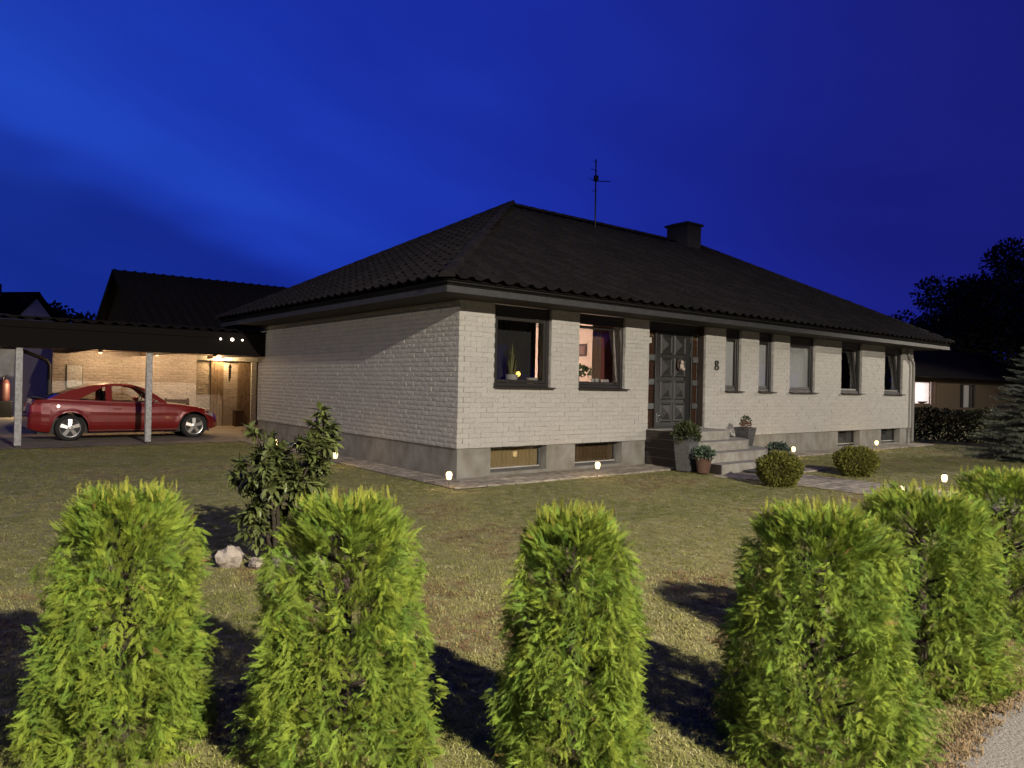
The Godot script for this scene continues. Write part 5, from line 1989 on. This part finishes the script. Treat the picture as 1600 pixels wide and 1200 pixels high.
func magnolia() -> void:
	rng.seed = 700
	var base := Vector3(-4.42, 0, 3.72)
	var t := thing("magnolia_bush", "leafy dark green bush with two tall branches behind the second thuja", "bush", base)
	var ends := [Vector3(-4.039, 1.30, 3.832), Vector3(-4.173, 1.03, 3.917), Vector3(-4.624, 1.14, 3.683), Vector3(-4.76, 0.82, 3.539), Vector3(-4.298, 0.92, 3.432), Vector3(-4.488, 0.70, 3.82), Vector3(-3.998, 0.78, 3.672), Vector3(-4.72, 0.54, 3.739), Vector3(-4.277, 0.46, 3.705), Vector3(-4.64, 0.9, 3.92), Vector3(-3.865, 1.06, 3.667), Vector3(-4.61, 0.32, 3.693), Vector3(-4.3, 0.75, 3.95), Vector3(-4.12, 0.62, 3.8), Vector3(-4.45, 0.98, 3.7)]
	var g := Geo.new()
	var tips := []
	for e in ends:
		var q: Vector3 = e - base
		var m := q * 0.5 + Vector3(q.x * -0.1, 0.05, q.z * -0.1)
		g.tube([Vector3(q.x * 0.1, -0.05, q.z * 0.1), m, q], [0.022, 0.014, 0.006], 7, false)
		for k in 9:
			var d := (rdir() + Vector3(0, 0.7, 0)).normalized()
			var s := m.lerp(q, rng.randf_range(0.35, 1.0))
			var tip := s + d * rng.randf_range(0.05, 0.17)
			g.tube([s, tip], [0.005, 0.003], 5, false)
			tips.append([tip, d])
	part("trunk", g, M.bark, t)
	var leaves := []
	for tp in tips:
		for k in 22:
			var d: Vector3 = (tp[1] * 0.55 + rdir() * 0.9).normalized()
			var p: Vector3 = tp[0] - tp[1] * rng.randf() * 0.1
			leaves.append([aim(d, rng.randf_range(-0.6, 0.6), rng.randf_range(0.075, 0.125), p), (base + p).distance_to(CAM), rng.randi() % 4])
	leaves.sort_custom(func(a, b): return a[1] < b[1])
	var me := leaf_mesh(1.0, 0.21, 0.25, 0.35)
	var ms := []
	for k in 4:
		var v: float = [1.0, 0.75, 1.3, 0.9][k]
		var m := plain(lin(0.09 * v, 0.11 * v, 0.034 * v), 0.38)
		m.backlight_enabled = true
		m.backlight = Color(0.12, 0.14, 0.06)
		m.cull_mode = BaseMaterial3D.CULL_DISABLED
		ms.append(m)
	var xs := []
	var cs := []
	for i in leaves.size():
		if i < 300:
			var o := part_mesh("leaf", me, ms[leaves[i][2]], t)
			o.transform = leaves[i][0]
		else:
			xs.append(leaves[i][0])
			cs.append(Color(0.09, 0.11, 0.034) * [1.0, 0.75, 1.3, 0.9][leaves[i][2]])
	multi("foliage", me, M.leaf_gloss, xs, cs, t)

func spruce() -> void:
	rng.seed = 800
	var t := thing("blue_spruce", "grey green spruce with layered branches at the right edge", "spruce", Vector3(14.45, 0, 4.4))
	var H := 3.7
	var g := Geo.new()
	g.tube([Vector3(0, -0.05, 0), Vector3(0, H * 0.5, 0), Vector3(0, H, 0)], [0.11, 0.06, 0.01], 9)
	part("trunk", g, M.bark, t)
	var protos := []
	for k in 2:
		g = Geo.new()
		var r := RandomNumberGenerator.new()
		r.seed = 820 + k
		g.tube([Vector3(0, 0, 0), Vector3(0, 0.5, -0.03), Vector3(0, 1, 0.02)], [0.012, 0.008, 0.003], 5, false)
		var twigs := []
		for i in 15:
			var y := 0.12 + 0.84 * i / 15.0
			for s in [-1, 1]:
				var ln := 0.34 * (1.05 - y) + 0.08
				var d := Vector3(s * 0.8, 0.62, r.randf_range(-0.12, 0.2)).normalized()
				twigs.append([Vector3(0, y, -0.1 * y * (1 - y)), d, ln * r.randf_range(0.8, 1.15)])
		twigs.append([Vector3(0, 0.9, 0), Vector3(0, 1, 0.1), 0.16])
		for tw in twigs:
			var d: Vector3 = tw[1]
			var x := d.cross(Vector3(0, 0, 1)).normalized()
			var z := x.cross(d)
			var n := int(tw[2] / 0.010)
			for i in n:
				var p: Vector3 = tw[0] + d * tw[2] * (float(i) / n)
				for q in 3:
					var a := r.randf() * TAU
					var nd := (d * 0.55 + (x * cos(a) + z * sin(a)) * 0.8).normalized()
					var sd := nd.cross(d).normalized() * 0.004
					g.tri(p - sd, p + sd, p + nd * 0.045)
		protos.append(g.mesh())
	var xs := [[], []]
	var cs := [[], []]
	for i in 300:
		var u := pow(i / 300.0, 1.0)
		var y := H * (0.03 + 0.94 * u)
		var ln := (1.0 - u) * 1.62 + 0.12
		ln *= rng.randf_range(0.82, 1.12)
		var a := i * 2.399 + rng.randf_range(-0.2, 0.2)
		var up := lerpf(-0.12, 0.6, u * u) + rng.randf_range(-0.12, 0.12)
		var d := Vector3(cos(a), up, sin(a)).normalized()
		var x := Vector3(-sin(a), 0, cos(a))
		var z := x.cross(d)
		if z.y < 0: x = -x; z = -z
		var k := rng.randi() % 2
		xs[k].append(Transform3D(Basis(x * ln, d * ln, z * ln), Vector3(0, y, 0)))
		cs[k].append(Color(0.08, 0.09, 0.068) * rng.randf_range(0.7, 1.25))
	for k in 2: multi("branches", protos[k], M.leaf, xs[k], cs[k], t)

func hedge() -> void:
	rng.seed = 850
	var t := thing("boundary_hedge", "low dark clipped hedge along the right boundary before the neighbouring house", "hedge", Vector3(20.4, 0, -3.0))
	var g := Geo.new()
	for k in 60:
		var z := -7.0 + 14.0 * k / 60.0
		g.tube([Vector3(rng.randf_range(-0.1, 0.1), -0.05, z), Vector3(rng.randf_range(-0.25, 0.25), rng.randf_range(0.7, 1.0), z + rng.randf_range(-0.2, 0.2))], [0.015, 0.006], 5, false)
	part("stems", g, M.bark, t)
	var me := leaf_mesh(1.0, 0.3, 0.3, 0.2)
	var xs := []
	var cs := []
	for i in 30000:
		var p := Vector3(rng.randf_range(-1, 1), rng.randf(), rng.randf_range(-7.0, 7.0))
		if rng.randf() < 0.45: p.x = -1.0 + 0.25 * rng.randf()
		p.x *= 0.42 * (1.0 + 0.1 * sin(p.z * 2.1))
		p.y = p.y * 1.08 * (1.0 + 0.05 * sin(p.z * 3.3))
		xs.append(aim(rdir() + Vector3(-0.4, 0.5, 0), rng.randf() * TAU, rng.randf_range(0.06, 0.11), p))
		cs.append(Color(0.03, 0.034, 0.013) * rng.randf_range(0.6, 1.3))
	multi("foliage", me, M.leaf, xs, cs, t)

# ---------------------------------------------------------------- grass
func on_lawn(x: float, z: float) -> bool:
	if z > 8.6: return false
	if x > -0.66 and x < 17.7 and z < 0.02 and z > -9.6: return false
	if x > -0.66 and x < 0.0 and z > -9.3 and z < 0.95: return false
	if x >= -0.66 and x < 4.76 and z < 0.94 and z > -0.1: return false
	if x > 4.7 and x < 7.95 and z < 1.9 and z > -0.1: return false
	if x > 7.8 and x < 17.7 and z < 0.66 and z > -0.1: return false
	if x > 4.57 and x < 6.18 and z > 1.88: return false
	if x > 4.38 and x < 7.52 and z > 1.8 and z < 2.51: return false
	if z < -8.72 and x < 3.0: return false
	return true

func grass() -> void:
	rng.seed = 4242
	var meshes := []
	for v in 3:
		var g := Geo.new()
		var r := RandomNumberGenerator.new()
		r.seed = 60 + v
		for i in 12:
			var a := r.randf() * TAU
			var d := Vector3(cos(a), 0, sin(a))
			var p0 := Vector3(r.randf_range(-1, 1), -0.06, r.randf_range(-1, 1)) * Vector3(0.85, 1, 0.85)
			var hh := r.randf_range(0.35, 1.0)
			var lean := r.randf_range(0.2, 0.9)
			var p1 := p0 + d * lean * 0.35 + Vector3(0, hh * 0.6, 0)
			var p2 := p0 + d * lean + Vector3(0, hh * r.randf_range(0.6, 0.95), 0)
			var s := d.cross(Vector3.UP) * 0.055
			g.quad(p0 - s, p0 + s, p1 + s * 0.8, p1 - s * 0.8)
			g.tri(p1 - s * 0.8, p1 + s * 0.8, p2)
		meshes.append(g.mesh())
	var patch := FastNoiseLite.new()
	patch.seed = 9
	patch.frequency = 0.42
	patch.fractal_octaves = 4
	var xs := [[], [], []]
	var cs := [[], [], []]
	var fwd := atan2(0.62666, -0.77929)
	for i in 120000:
		var a := fwd + 0.0 - rng.randf_range(-0.75, 0.75)
		var d := 2.2 + 27.0 * pow(rng.randf(), 1.15)
		var x := CAM.x + sin(a) * d
		var z := CAM.z + cos(a) * d
		if not on_lawn(x, z): continue
		var n := patch.get_noise_2d(x, z)
		var dry := clampf(0.5 + 1.3 * n + rng.randf_range(-0.25, 0.25), 0.0, 1.0)
		# worn strip near the thujas
		var near := clampf(1.2 - (Vector2(x + 3.2, (z - 6.3) * 0.8).length()) / 2.6, 0.0, 0.8)
		var c := Color(0.155, 0.175, 0.04).lerp(Color(0.28, 0.265, 0.095), clampf(dry + near * 0.6, 0.0, 1.0))
		if rng.randf() < 0.10: c = Color(0.36, 0.34, 0.17)
		if n + near * 0.3 > 0.34 and rng.randf() < 0.5: c = Color(0.19, 0.115, 0.06)
		c *= rng.randf_range(0.7, 1.25)
		var s := rng.randf_range(0.02, 0.036) * (1.0 + d * 0.035)
		var k := rng.randi() % 3
		xs[k].append(Transform3D(Basis(Vector3.UP, rng.randf() * TAU).scaled_local(Vector3(s * 1.25, s * (0.72 if d < 6.5 else 0.5), s * 1.25)), Vector3(x, 0.0, z)))
		cs[k].append(c)
	# straw coloured verge between thujas and pavement
	for i in 9000:
		var x := rng.randf_range(-6.0, 12.0)
		var z := 8.66 + 0.04 * sin(x * 3.1) + rng.randf_range(-0.03, 0.06) - pow(rng.randf(), 1.6) * 0.5
		if x > 4.57 and x < 6.18: continue
		var s := rng.randf_range(0.025, 0.05)
		var k := rng.randi() % 3
		xs[k].append(Transform3D(Basis(Vector3.UP, rng.randf() * TAU).scaled_local(Vector3(s, s * 0.8, s)), Vector3(x, 0.028 if z > 8.62 else 0.0, z)))
		cs[k].append(Color(0.25, 0.18, 0.095) * rng.randf_range(0.6, 1.2))
	var m := leafy(0.85, 0.2)
	for k in 3:
		var o := multi("grass", meshes[k], m, xs[k], cs[k], self)
		o.set_meta("label", ["short dry lawn grass covering the front garden", "short green lawn grass covering the front garden", "sparse straw grass covering the front garden"][k])
		o.set_meta("category", "grass")
